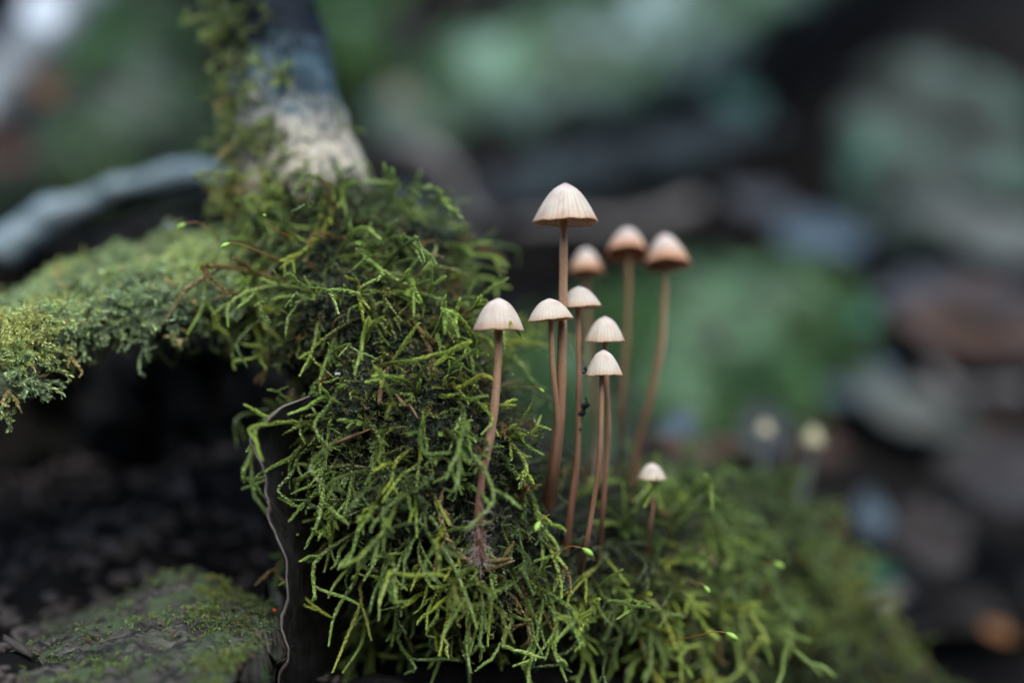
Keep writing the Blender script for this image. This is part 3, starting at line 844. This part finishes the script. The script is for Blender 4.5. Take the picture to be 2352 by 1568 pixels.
mushroom('bright yellow round-capped pin mushroom, the larger of the pair on the dark slope', (1867, 980), (1842, 1018), (1891, 1018), .392,
         [(1866, 1020, .392), (1856, 1070, .394), (1838, 1150, .398), (1810, 1250, .405)], [12, 14, 16, 18, 18], 0.95, 0.0, 22, name='pin_mushroom', col_group='pin mushrooms on the slope', cap_mat=pc, stem_mat=ps)

# ------------------------------------------------------------------ dirt and small bits on the mushrooms and moss
M['dirt'] = rough_mat('dirt', [(0.3, (0.006, 0.005, 0.004)), (0.7, (0.03, 0.022, 0.016))], 900, 0.6, 2500, 0.8, 0.0006)
def crumb(name, label, cat, spots, mat, seed, vox=0.0003):
    r = np.random.default_rng(seed)
    balls = []
    for (px, py, y, rr_) in spots:
        for k in range(5):
            balls.append((P(px, py, y) + r.normal(0, rr_ * 0.0004, 3), rr_ / 1000 * r.uniform(.45, .9)))
    me = balls_mesh(name, balls, vox, 0.0005, 900, 1)
    return tag(obj(name, me, mat), label, cat)
crumb('dirt_clump', 'black crumb of dirt stuck halfway up a thin mushroom stem', 'dirt', [(1343, 930, .302, .75), (1341, 948, .302, .6), (1338, 965, .302, .45), (1335, 985, .302, .35), (1345, 915, .302, .4), (1319, 937, .302, .25)], M['dirt'], 3)
crumb('dirt_speck', 'dark dirt clinging to the edge of the small ribbed cap', 'dirt', [(1347, 845, .2945, .5), (1343, 855, .2955, .35), (1353, 832, .2945, .3), (1362, 820, .295, .2)], M['dirt'], 4)
M['white'] = rough_mat('white_grit', [(0.3, (0.6, 0.62, 0.6)), (0.7, (0.75, 0.75, 0.72))], 300, 0.5, bstr=0.2)
M['red'] = rough_mat('red_fleck', [(0.3, (0.5, 0.05, 0.02)), (0.7, (0.65, 0.1, 0.04))], 300, 0.5, bstr=0.2)
h, _n = ray_px(root_bvh, 777, 860)
crumb('white_grit', 'tiny white grain lying on the moss of the root', 'grit', [(777, 860, (h[1] if h is not None else .3) - .0025, .45)], M['white'], 5)
drop, nt, b, _ = new_mat('water'); b.inputs['Base Color'].default_value = (1, 1, 1, 1); b.inputs['Roughness'].default_value = 0.02; b.inputs['Transmission Weight'].default_value = 1.0; b.inputs['IOR'].default_value = 1.33
v_, f_ = ico(3)
dv = v_ * np.array([.0011, .0011, .00095]) * (1 + 0.03 * v_[:, 2:3]) + P(388, 512, .335)
tag(obj('water_drop', mesh_np('water_drop', dv, f_), drop), 'clear water drop glinting on moss beside the tree stem', 'water drop')
# dry brown bits caught in the moss
M['dry'] = rough_mat('dry_litter', [(0.3, (0.12, 0.06, 0.025)), (0.7, (0.3, 0.18, 0.08))], 500, 0.7, 1500, 0.5, 0.0004)
BITS = [((760, 785), (795, 720), 7, 'orange-brown needle lying on the root moss'), ((870, 930), (900, 830), 12, 'upright dry brown stub in the middle of the root moss'),
        ((740, 1028), (850, 985), 11, 'flat tan splinter at the ragged moss edge'), ((905, 900), (960, 960), 9, 'dry brown twiglet beside the upright stub')]
for k, (a0, a1, wpx, lab) in enumerate(BITS):
    h0, _n = ray_px(root_bvh, *a0); h1, _n = ray_px(root_bvh, *a1)
    ya = (h0[1] if h0 is not None else .3) - .003; yb = (h1[1] if h1 is not None else .3) - .004
    A0, A1 = P(*a0, ya), P(*a1, yb)
    rr_ = np.random.default_rng(60 + k)
    path = spline([A0, A0 * .66 + A1 * .34 + rr_.normal(0, .0006, 3), A0 * .33 + A1 * .67 + rr_.normal(0, .0006, 3), A1], 16)
    V, F = tube(path, PXM(.3) * wpx / 2 * np.interp(np.linspace(0, 1, 16), [0, .2, .7, 1], [.7, 1, .8, .25]) * rr_.uniform(.8, 1.2, 16), 7)
    tag(obj('dry_twiglet', mesh_np('dry_twiglet', V, F), M['dry']), lab, 'twig')

# ------------------------------------------------------------------ bark sheet at the lip of the hollow
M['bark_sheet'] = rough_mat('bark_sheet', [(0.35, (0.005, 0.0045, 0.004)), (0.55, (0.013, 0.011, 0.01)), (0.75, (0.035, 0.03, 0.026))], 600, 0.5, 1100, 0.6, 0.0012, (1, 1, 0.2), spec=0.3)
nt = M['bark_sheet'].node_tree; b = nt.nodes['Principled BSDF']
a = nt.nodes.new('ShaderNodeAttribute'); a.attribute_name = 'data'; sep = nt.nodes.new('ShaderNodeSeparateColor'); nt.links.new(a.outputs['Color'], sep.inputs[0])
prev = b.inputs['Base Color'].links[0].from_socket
nt.links.new(mixc(nt, sep.outputs[0], prev, (0.15, 0.12, 0.10)), b.inputs['Base Color'])  # broken rim paler, with the light on its thin edge painted in
edge = [(690, 915), (650, 935), (615, 962), (588, 988), (572, 1010), (578, 1035), (598, 1075), (612, 1120), (606, 1140), (614, 1160), (604, 1178), (632, 1225), (652, 1275), (660, 1330), (664, 1390), (654, 1420), (662, 1470), (668, 1510), (655, 1545), (648, 1600), (640, 1700)]
es = spline([P(px, 915 + (1700 - 915) * k_ / 8, .2885 + .00001 * 725 * k_ / 8) for k_, px in enumerate((690, 615, 612, 640, 662, 668, 672, 668, 660))], 90)
ep = spline([P(px, py, .2885 + .00001 * (py - 1000)) for px, py in edge], 90)
r = np.random.default_rng(9)
nv = 12
V = []
for k, p in enumerate(ep):
    jag = 0.0009 * fbm((k * .17, 1.7, 0), 3)
    for q in range(nv):
        f = (0, .012, .05, .12, .2, .3, .4, .5, .62, .75, .88, 1)[q]
        m_ = max(0.0, 1 - f * 5) ** 2
        x = p[0] * m_ + es[k][0] * (1 - m_) + jag * (1 - f) + 0.0075 * f + 0.0006 * math.sin(k * .05 + f * 5)
        y = p[1] + 0.030 * f ** 0.9 + 0.012 * max(0.0, 1 - k / 9) ** 2 - 0.0022 * math.sin(f * 3.1) + 0.0012 * fbm((k * .02, f * 9, 3.3), 3)
        V.append((x, y, p[2] * m_ + es[k][2] * (1 - m_)))
n = len(ep)
i, j = np.meshgrid(np.arange(n - 1), np.arange(nv - 1), indexing='ij'); a_ = (i * nv + j).ravel()
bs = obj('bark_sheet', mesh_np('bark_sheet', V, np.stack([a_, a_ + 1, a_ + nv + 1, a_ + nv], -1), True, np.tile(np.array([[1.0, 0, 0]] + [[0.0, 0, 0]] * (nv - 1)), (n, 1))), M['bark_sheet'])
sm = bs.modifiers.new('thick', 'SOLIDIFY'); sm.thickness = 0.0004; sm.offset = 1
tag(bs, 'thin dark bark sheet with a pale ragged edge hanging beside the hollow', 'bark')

# ------------------------------------------------------------------ decayed plank lying in the hollow
pm, nt, b, _ = new_mat('decayed_plank')
a = nt.nodes.new('ShaderNodeAttribute'); a.attribute_name = 'data'
mp = nt.nodes.new('ShaderNodeMapping'); mp.inputs['Scale'].default_value = (5, 60, 1); nt.links.new(a.outputs['Vector'], mp.inputs[0])
gr = noise_tex(nt, 1.0, 6, 0.7, mp.outputs[0], 0.4)
c = ramp(nt, gr, [(0.36, (0.003, 0.003, 0.0025)), (0.45, (0.014, 0.012, 0.01)), (0.52, (0.04, 0.036, 0.028)), (0.6, (0.075, 0.068, 0.055)), (0.72, (0.13, 0.115, 0.1))])
alg = ramp(nt, noise_tex(nt, 120, 4, 0.6, obj_coord(nt)), [(0.5, (0, 0, 0)), (0.6, (1, 1, 1))])
c = mixc(nt, alg, c, mixc(nt, 0.7, c, (0.05, 0.075, 0.03)))
nt.links.new(c, b.inputs['Base Color']); b.inputs['Roughness'].default_value = 0.8; b.inputs['Specular IOR Level'].default_value = 0.25
bump(nt, gr, 0.6, 0.0015, b)
M['plank_grain'] = pm
M['plank'] = rough_mat('decayed_plank', [(0.3, (0.006, 0.006, 0.005)), (0.46, (0.02, 0.018, 0.014)), (0.55, (0.05, 0.048, 0.034)), (0.64, (0.07, 0.08, 0.045)), (0.78, (0.13, 0.11, 0.09))], 420, 0.75, 900, 1.0, 0.002, (0.22, 1, 1), (0, 0, math.radians(-38)))
pk = empty('decayed_plank', P(350, 1480, .30))
tag(pk, 'decayed slab of wood lying in the hollow, partly green with moss', 'wood')
c00, c10, c11, c01 = P(-330, 1700, .262), P(500, 1640, .264), P(668, 1400, .308), P(190, 1400, .345)
nu, nvv = 90, 60
V = []; UVW = []
for k in range(nu):
    u = k / (nu - 1)
    lo = c00 * (1 - u) + c10 * u
    hi = c01 * (1 - u) + c11 * u
    for q in range(nvv):
        w = q / (nvv - 1)
        p = lo * (1 - w) + hi * w
        g = fbm(((u + .5 * w) * 4.0, (w - .35 * u) * 26.0, 1.0), 4)
        rag = 0.0045 * fbm((w * 7, 3.1, 0), 3) * smoothstep(u, .8, 1) - 0.004 * abs(w - .45) * smoothstep(u, .75, 1)
        p = p + np.array([rag, 0.004 * fbm((u * 8, 5.2, 0), 3) * smoothstep(w, .8, 1), 0.0085 * math.exp(-((u - .52) / .26) ** 2) * w ** 2 + 0.0026 * g + 0.0014 * fbm((u * 18, w * 22, 4), 3) + 0.004 * math.sin(w * 3.14) * 0.6])
        V.append(p); UVW.append((u + 0.5 * w, w - 0.35 * u, 0))
i, j = np.meshgrid(np.arange(nu - 1), np.arange(nvv - 1), indexing='ij'); a_ = (i * nvv + j).ravel()
pl = obj('plank_wood', mesh_np('plank_wood', V, np.stack([a_, a_ + nvv, a_ + nvv + 1, a_ + 1], -1), True, np.array(UVW)), M['plank_grain'], pk)
sm = pl.modifiers.new('thick', 'SOLIDIFY'); sm.thickness = 0.007; sm.offset = -1
def w_plank(C, N):
    x = C[:, 0] / (KW * C[:, 1]) * 2352 + 1176; r_ = 784 - (C[:, 2] - CZ) / (KW * C[:, 1]) * 2352
    g = np.array([0.5 + 1.3 * fbm(c_ * 75 + 3, 3) for c_ in C])
    return np.clip(g - 0.1 + np.where(x > 470, .35, 0), 0, 1) * np.where((x > 430) | (r_ > 1510), 1.0, 0.12)
pts, nr = sample_surface(pl.data, 3600, w_plank, rng)
nr = nr * np.sign(nr[:, 2:3])
moss_carpet('plank_moss', pts, nr, T_fuzz, rng, M['moss'], pk, 0.35, 0.85, 0.3, 0.5)
crumb('red_fleck', 'tiny red fleck on the mossy end of the decayed slab', 'fleck', [(630, 1400, .3005, .45)], M['red'], 6)

# crumbs of rotten wood on the floor of the hollow: beyond counting
def wood_crumbs():
    r = np.random.default_rng(31)
    v, f = ico(1)
    Vs, Fs, o = [], [], 0
    for k in range(1500):
        x = r.uniform(-.20, -.035); y = r.uniform(.27, .40)
        z = H(x, y)
        s = r.uniform(.0006, .0022) * np.array([r.uniform(.6, 2.6), r.uniform(.6, 1.4), r.uniform(.3, .8)])
        R = np.array(Matrix.Rotation(r.uniform(0, 6.28), 3, 'Z') @ Matrix.Rotation(r.normal(0, .5), 3, 'Y'))
        Vs.append((v * (1 + r.normal(0, .18, (len(v), 1))) * s) @ R.T + np.array([x, y, z + .0006])); Fs.append(f + o); o += len(v)
    ob = obj('wood_crumbs', mesh_np('wood_crumbs', np.vstack(Vs), np.vstack(Fs), False), M['crumb'])
    tag(ob, 'crumbled rotten wood and soil strewn over the hollow floor', 'debris', kind='stuff')
M['crumb'] = rough_mat('wood_crumb', [(0.3, (0.02, 0.016, 0.014)), (0.55, (0.07, 0.053, 0.045)), (0.8, (0.16, 0.13, 0.11))], 250, 0.8, 900, 0.5, 0.0006)
wood_crumbs()

# ------------------------------------------------------------------ branches and logs behind
def branch(name, label, cat, pts, mat, seed, voxel=0.002, amp=0.002, freq=70):
    e = empty(name, P(*pts[0][:3]))
    tag(e, label, cat)
    me = balls_mesh('wood', chain(pts, 0.3), voxel, amp, freq, 4, None, amp * .3, freq * 4)
    obj('wood', me, mat, e)
    return e, me
M['bleached'] = rough_mat('bleached_branch', [(0.3, (0.08, 0.11, 0.12)), (0.5, (0.18, 0.23, 0.24)), (0.7, (0.28, 0.32, 0.32))], 70, 0.38, 400, 0.4, 0.001)
e, me = branch('bleached_branch', 'smooth blue-grey bleached branch meeting the tree stem behind the mossy shelf', 'branch',
               [(-330, 790, .40, 7), (-120, 650, .405, 7), (20, 560, .408, 6.8), (110, 498, .41, 5.6), (200, 458, .411, 4.2), (310, 425, .412, 3.6), (430, 400, .412, 3.4), (560, 405, .40, 3)], M['bleached'], 1, .0012, .0022, 60)
pts, nr = sample_surface(me, 420, lambda C, N: np.clip(N[:, 2], .0, 1) * (C[:, 0] < -.165) + np.where(C[:, 0] < -.165, .1, 0), rng)
moss_carpet('branch_moss', pts, nr, T_fuzz, rng, M['moss_pale'], e, 0.9, 1.6)
M['pale_log'] = rough_mat('pale_log', [(0.3, (0.04, 0.045, 0.045)), (0.5, (0.13, 0.145, 0.15)), (0.7, (0.26, 0.29, 0.29))], 22, 0.3, 200, 0.4, 0.002)
branch('leaning_branch', 'wet pale grey branch leaning up the bank beyond the tree stem', 'branch', [(-420, 620, .60, 16), (-120, 340, .63, 15), (30, 170, .65, 14), (160, 20, .67, 13), (420, -270, .71, 12)], M['pale_log'], 2, .003, .003, 40)

M['log'] = rough_mat('mossy_log_bark', [(0.3, (0.02, 0.03, 0.015)), (0.42, (0.05, 0.08, 0.03)), (0.5, (0.10, 0.19, 0.10)), (0.58, (0.13, 0.22, 0.15)), (0.68, (0.2, 0.23, 0.23)), (0.8, (0.27, 0.32, 0.33))], 20, 0.5, 200, 0.6, 0.003)
nt = M['log'].node_tree; b = nt.nodes['Principled BSDF']
prev = b.inputs['Base Color'].links[0].from_socket
pale = ramp(nt, noise_tex(nt, 16, 3, 0.5, obj_coord(nt, (0.5, 0.5, 1.6)), 0.5), [(0.46, (0, 0, 0)), (0.58, (1, 1, 1))])
nt.links.new(mixc(nt, pale, prev, (0.23, 0.31, 0.29)), b.inputs['Base Color'])
lg, lg_me = branch('fallen_log', 'thick mossy fallen log slanting up the bank above the mushrooms', 'log',
                   [(905, 345, .728, 24), (1000, 290, .74, 29), (1300, 165, .78, 31), (1600, 30, .82, 31), (1900, -160, .87, 31), (2300, -420, .94, 31)], M['log'], 3, .004, .009, 28)
T_far = moss_templates(10, 0.006, 0.011, 2, rng, L=0.0016, W=0.0009, k=3, spacing=0.0009, blen=0.5)
def w_log(C, N):
    g = np.array([0.45 + 1.5 * fbm(c_ * 26 + 1, 3) for c_ in C])
    return np.clip(g - 0.05, 0.03, 1) * np.clip(N[:, 2] + 0.3, 0.02, 1)
pts, nr = sample_surface(lg_me, 3000, w_log, rng)
moss_carpet('log_moss', pts, nr, T_far, rng, M['moss_far'], lg, 0.7, 1.4, 0.2, 0.5)

branch('rotten_limb', 'dark rotten limb lying along the slope under the fallen log', 'branch', [(820, 560, .60, 13), (1100, 470, .63, 14), (1350, 400, .66, 13), (1650, 330, .70, 10), (1760, 300, .72, 7)], rough_mat('limb_bark', [(0.36, (0.005, 0.006, 0.006)), (0.5, (0.016, 0.02, 0.022)), (0.62, (0.035, 0.05, 0.052)), (0.75, (0.05, 0.08, 0.08))], 30, 0.8, 300, 0.6, 0.002, spec=0.2), 5, .003, .006, 40)
M['mound'] = rough_mat('mound', [(0.32, (0.008, 0.01, 0.006)), (0.48, (0.025, 0.04, 0.02)), (0.58, (0.05, 0.075, 0.045)), (0.72, (0.1, 0.11, 0.105))], 26, 0.8, 300, 0.5, 0.002)
M['stone'] = rough_mat('stone', [(0.36, (0.012, 0.02, 0.01)), (0.44, (0.04, 0.075, 0.025)), (0.52, (0.07, 0.15, 0.06)), (0.6, (0.10, 0.15, 0.11)), (0.72, (0.14, 0.16, 0.17))], 34, 0.6, 300, 0.5, 0.002)
def stone(label, spots, seed, nmoss, wfun=None, mat=None):
    e = empty('mossy_stone', P(*spots[0][:3]))
    tag(e, label, 'stone')
    me = balls_mesh('rock', [(P(a_, b_, c_), d_ / 1000) for a_, b_, c_, d_ in spots], .004, .01, 24, 8, None, .002, 120)
    obj('rock', me, mat or M['stone'], e)
    if nmoss:
        pts, nr = sample_surface(me, nmoss, wfun or (lambda C, N: np.clip(.6 - N[:, 1], .05, 1) * np.clip(0.2 + 3.2 * np.array([fbm(c_ * 32 + 4, 3) for c_ in C]), .01, 1)), rng)
        moss_carpet('rock_moss', pts, nr, T_far, rng, M['moss_far'], e, 0.7, 1.3, .2, .5)
    return e
stone('rounded green mossy stone behind the cluster of mushrooms', [(1620, 790, .60, 28), (1750, 760, .62, 30), (1540, 850, .59, 24), (1690, 900, .59, 24), (1850, 820, .62, 20), (1480, 930, .58, 22), (1600, 980, .57, 22), (1420, 820, .6, 20)], 1, 2200)
stone('blue-grey bare stone low behind the mushroom stems', [(1290, 900, .52, 18), (1240, 1000, .51, 18), (1340, 1010, .51, 16)], 2, 250)
stone('bright green mossy lump on the bank beside the tree stem', [(800, 90, .66, 17), (770, 30, .67, 16), (830, -20, .68, 15)], 3, 700)
stone('grey-green mossy mound on the bank left of the tree stem', [(280, 250, .62, 28), (200, 380, .6, 30), (330, 130, .65, 24), (100, 430, .6, 24), (350, 330, .60, 22)], 4, 330, None, M['mound'])

M['lichen'] = rough_mat('lichen_wood', [(0.34, (0.012, 0.012, 0.01)), (0.44, (0.035, 0.04, 0.033)), (0.52, (0.06, 0.07, 0.058)), (0.6, (0.06, 0.12, 0.085)), (0.7, (0.08, 0.19, 0.13))], 22, 0.85, 300, 0.5, 0.002, spec=0.2)
ls = empty('stump_fragment', P(2100, 520, .73)); tag(ls, 'tall grey-green lichened stump fragment standing beside the black pit', 'stump')
obj('wood', balls_mesh('wood', chain([(2010, 480, .72, 12), (1995, 330, .74, 17), (2070, 230, .75, 20), (2130, 160, .76, 13)], .3) + chain([(2070, 260, .75, 20), (2180, 290, .74, 24), (2270, 310, .74, 22)], .3) + chain([(2180, 300, .74, 22), (2150, 450, .72, 18), (2120, 560, .70, 20)], .3) + chain([(2270, 320, .74, 20), (2300, 480, .70, 22)], .3), .004, .012, 30, 4, None, .004, 110), M['lichen'], ls)
# ------------------------------------------------------------------ leaf litter
def leaf_mesh(seed, curl=0.5):
    r = np.random.default_rng(seed)
    nl, nw = 15, 9
    asp = r.uniform(.5, .75)
    V = []
    for k in range(nl):
        u = k / (nl - 1)
        wd = asp * (math.sin(math.pi * u ** 0.85) ** 0.8) * (1 + .07 * math.sin(u * 26 + seed)) * .5 + .004
        for q in range(nw):
            s = q / (nw - 1) * 2 - 1
            z = curl * (.22 * abs(s) ** 1.5 * wd * 2 + .20 * (u - .5) ** 2 * 2 + .05 * math.sin(u * 9 + s * 3 + seed) + .035 * fbm((u * 4, s * 2, seed), 2)) + .012 * abs(math.sin(u * 22 - abs(s) * 5))
            V.append((s * wd, u - .5, z))
    i, j = np.meshgrid(np.arange(nl - 1), np.arange(nw - 1), indexing='ij'); a_ = (i * nw + j).ravel()
    F = np.stack([a_, a_ + 1, a_ + nw + 1, a_ + nw], -1)
    V = np.array(V)
    # thickness: a second skin just below, stitched round the edge
    n0 = len(V); V2 = V.copy(); V2[:, 2] -= .012
    F2 = F[:, ::-1] + n0
    rim = [k for k in range(nw)] + [k * nw + nw - 1 for k in range(1, nl)] + [(nl - 1) * nw + k for k in range(nw - 2, -1, -1)] + [k * nw for k in range(nl - 2, 0, -1)]
    st = np.array([[rim[k], rim[k] + n0, rim[(k + 1) % len(rim)] + n0, rim[(k + 1) % len(rim)]] for k in range(len(rim))])
    V = np.vstack([V, V2]); F = np.vstack([F, F2, st])
    # stalk
    p = np.array([(0, -.5, V[nw // 2][2]), (.01, -.58, V[nw // 2][2] + .02), (.03, -.7, V[nw // 2][2] + .03)])
    sv, sf = tube(spline(p, 6), .012, 6)
    F = np.vstack([F, sf + len(V)]); V = np.vstack([V, sv])
    return V, F
LEAF = [leaf_mesh(s, c_) for s, c_ in ((1, .5), (2, .9), (3, 1.3), (4, .7), (5, 1.6), (6, .4))]
def leaf_mat(name, c0, c1, rough=0.5):
    m, nt, b, out = new_mat(name)
    v = obj_coord(nt)
    c = ramp(nt, noise_tex(nt, 4, 4, .6, v), [(.3, c0), (.7, c1)])
    oi = nt.nodes.new('ShaderNodeObjectInfo')
    c = mixc(nt, 1.0, c, ramp(nt, oi.outputs['Random'], [(0, (.7, .7, .72)), (1, (1.15, 1.12, 1.1))]), 'MULTIPLY')
    nt.links.new(c, b.inputs['Base Color']); b.inputs['Roughness'].default_value = rough; b.inputs['Specular IOR Level'].default_value = 0.3
    bump(nt, noise_tex(nt, 12, 4, .6, v), .4, .02, b)
    return m
LM = {
 'pale': leaf_mat('leaf_pale', (0.041,0.045,0.038), (0.098,0.105,0.090)), 'mint': leaf_mat('leaf_mint', (.05,.13,.09), (.1,.23,.16)),
 'grey': leaf_mat('leaf_grey', (0.025,0.025,0.028), (0.063,0.063,0.066)), 'brown': leaf_mat('leaf_brown', (.025,.013,.009), (.075,.04,.025)),
 'dark': leaf_mat('leaf_dark', (.006,.005,.005), (.02,.015,.013), .8), 'blue': leaf_mat('leaf_blue', (0.045,0.071,0.090), (0.090,0.128,0.150)),
 'teal': leaf_mat('leaf_teal', (0.011,0.050,0.041), (0.022,0.083,0.066)), 'green': leaf_mat('leaf_green', (0.028,0.110,0.055), (0.050,0.165,0.088)),
 'umber': leaf_mat('leaf_umber', (.016, .013, .012), (.045, .036, .032), .7), 'orange': leaf_mat('leaf_orange', (0.165,0.066,0.017), (0.248,0.110,0.033)), 'tan': leaf_mat('leaf_tan', (0.143,0.110,0.061), (0.231,0.187,0.110)), 'white': leaf_mat('glint_white', (.7, .76, .8), (.85, .9, .92), .12),
}
_lm = {}
def leaf_data(shape, mat):
    if (shape, mat) not in _lm:
        me = mesh_np('dead_leaf', *LEAF[shape]); me.materials.append(LM[mat]); _lm[(shape, mat)] = me
    return _lm[(shape, mat)]
def leaf(loc, size, normal, spin, shape, mat, label, group=None):
    o = bpy.data.objects.new('dead_leaf', leaf_data(shape, mat)); link(o)
    q = Vector(normal).to_track_quat('Z', 'Y')
    o.matrix_world = Matrix.Translation(Vector(loc)) @ q.to_matrix().to_4x4() @ Matrix.Rotation(spin, 4, 'Z') @ Matrix.Scale(size, 4)
    tag(o, label, 'leaf', group)
    return o
# leaves one can make out: px, py, depth, length px, normal, spin, shape, colour, label
HL = [
 (2260, 560, .66, 330, (.1, -.55, .8), 1.1, 3, 'pale', 'broad whitish leaf resting above the brown one'),
 (2180, 690, .62, 400, (0, -.35, .9), 1.5, 5, 'grey', 'lilac-grey leaf lying flat just above the brown leaf'),
 (2240, 760, .60, 420, (.1, -.6, .8), 1.45, 0, 'brown', 'red-brown leaf lying across the bank under the lilac one'),
 (1960, 880, .60, 230, (-.2, -.6, .75), .5, 3, 'blue', 'blue-grey leaf lying beyond the yellow pin mushrooms'),
 (2090, 960, .58, 330, (.2, -.6, .75), .9, 1, 'pale', 'pale leaf with a curled edge below the blue-grey leaf'),
 (2000, 1190, .50, 130, (0, -.75, .6), .1, 2, 'blue', 'small bright blue-white leaf upright on the dark slope'),
 (1735, 470, .66, 170, (0, -.6, .8), 1.0, 0, 'grey', 'grey leaf at the foot of the black pit'),
 (1870, 560, .64, 260, (0, -.5, .85), .7, 3, 'blue', 'slate blue leaf above the mossy stone'),
 (1690, 240, .78, 150, (0, -.6, .7), .6, 0, 'teal', 'dark teal leaf under the fallen log'),
 (1450, 400, .70, 260, (0, -.5, .8), .9, 3, 'dark', 'dark leaf lying directly behind the tallest cap'),
 (1470, 440, .69, 140, (0, -.6, .8), .4, 1, 'teal', 'small teal leaf right behind the tallest cap'),
 (2015, 1320, .48, 110, (0, -.6, .8), 1.3, 5, 'green', 'small bright green leaf on the dark lower slope'),
 (2290, 1450, .46, 80, (0, -.6, .8), .9, 0, 'orange', 'small orange leaf on the dark lower slope'),
 (105, 205, .58, 110, (0, -.7, .6), .4, 0, 'orange', 'orange-brown leaf below the leaning branch'),
 (915, 215, .60, 90, (0, -.7, .6), .4, 0, 'tan', 'small tan leaf under the end of the fallen log'),
 (10, 360, .55, 200, (.2, -.7, .5), .1, 4, 'brown', 'upright rusty leaf below the leaning branch'),
 (100, 25, .56, 150, (-.1, -.75, .45), .6, 0, 'white', 'white leaf shape added as the bright glint on the leaning branch'),  # glossy white shape added to stand for the sky glint here
 (1560, 985, .40, 120, (-.3, -.8, .4), -.3, 0, 'blue', 'narrow blue leaf standing behind the leaning brown stem'),
 (1600, 1060, .385, 230, (0, -.5, .8), 1.4, 2, 'brown', 'brown curled leaf on the mossy crest behind the tiny mushroom'),
 (2300, 1120, .50, 330, (0, -.55, .8), 1.2, 3, 'umber', 'large umber leaf lying below the pale curled one'),
 (2110, 1260, .48, 260, (.3, -.6, .7), -.5, 4, 'umber', 'dark umber curled leaf beside the blue-white one'),
 (1760, 1000, .47, 200, (-.3, -.6, .7), .5, 1, 'grey', 'mauve-grey leaf just behind the smaller pin mushroom'),
 (1950, 1440, .43, 170, (0, -.5, .8), .6, 5, 'grey', 'grey leaf fallen against the end of the mossy root'),
 (1950, 720, .60, 150, (0, -.6, .8), .7, 0, 'green', 'green leaf caught at the edge of the mossy stone'),
]
for (px, py, y, L, nrm, spin, sh, mt, lab) in HL:
    leaf(P(px, py, y), L * PXM(y), nrm, spin, sh, mt, lab)
lr = np.random.default_rng(77)
MARKS = [((1300, 165, .78), 'under the fallen log'), ((1650, 820, .60), 'by the rounded mossy stone'), ((60, 150, .64), 'below the leaning branch'), ((250, 300, .62), 'on the grey-green mound'),
         ((2150, 400, .73), 'near the lichened stump fragment'), ((2230, 720, .61), 'round the red-brown leaf'), ((2000, 1190, .50), 'round the small blue-white leaf'), ((2200, 1500, .45), 'on the low dark slope'),
         ((1000, 480, .62), 'beyond the stem and root'), ((1800, 1050, .47), 'behind the pin mushrooms'), ((1900, 100, .86), 'above the black pit'), ((800, 60, .67), 'by the bright green lump')]
LOOK = {'dark': 'blackened', 'brown': 'dull brown', 'grey': 'dull grey'}
CURL = ['flat', 'wavy', 'curled', 'wavy', 'curled', 'flat']
for k in range(190):
    y = lr.uniform(.42, 1.0); x = lr.uniform(-.36, .36) * y / .8
    if .05 < x < .24 and .66 < y < .92 and lr.random() < .85: continue
    mt = 'dark' if lr.random() < (.95 if y < .56 else .72) else ('brown' if lr.random() < .5 else 'grey')
    sh = int(lr.integers(6))
    e_ = .01
    nx = -(float(H0(x + e_, y)) - float(H0(x - e_, y))) / (2 * e_); ny = -(float(H0(x, y + e_)) - float(H0(x, y - e_))) / (2 * e_)
    nn = np.array([nx, ny, 1.0]) + lr.normal(0, .3, 3)
    loc = np.array([x, y, H(x, y) + .006])
    mk = min(MARKS, key=lambda m_: np.linalg.norm(P(*m_[0]) - loc))[1]
    lab = '%s %s dead leaf %s' % (CURL[sh], LOOK[mt], mk)
    leaf(loc, lr.uniform(.022, .05), nn, lr.uniform(0, 6.28), sh, mt, lab, '%s %s leaves %s' % (CURL[sh], LOOK[mt], mk))

# sticks on the bank
M['stick'] = rough_mat('stick', [(.3, (.05, .04, .035)), (.7, (.2, .17, .15))], 60, .6, 400, .5, .001)
ST = [((1960, 1420, .46), (2200, 1180, .52), 3.2, 'straight grey-brown stick lying on the dark lower slope'), ((1600, 470, .66), (1180, 520, .62), 4, 'thick dark stick lying behind the tallest cap'),
      ((2352, 900, .56), (2080, 820, .62), 4, 'dark stick beneath the red-brown leaf'), ((900, 330, .62), (1120, 520, .60), 5, 'dark stick slanting beneath the fallen log'), ((250, 200, .50), (350, 250, .48), 1.2, 'thin pale grass stalk by the tree stem')]
for k, (a0, a1, rr_, lab) in enumerate(ST):
    A0, A1 = P(*a0), P(*a1); q = np.random.default_rng(90 + k)
    path = spline([A0, A0 * .6 + A1 * .4 + q.normal(0, .004, 3), A0 * .3 + A1 * .7 + q.normal(0, .004, 3), A1], 20)
    V, F = tube(path, rr_ / 1000 * np.linspace(1, .6, 20) * q.uniform(.85, 1.15, 20), 10)
    tag(obj('stick', mesh_np('stick', V, F), M['stick']), lab, 'stick')
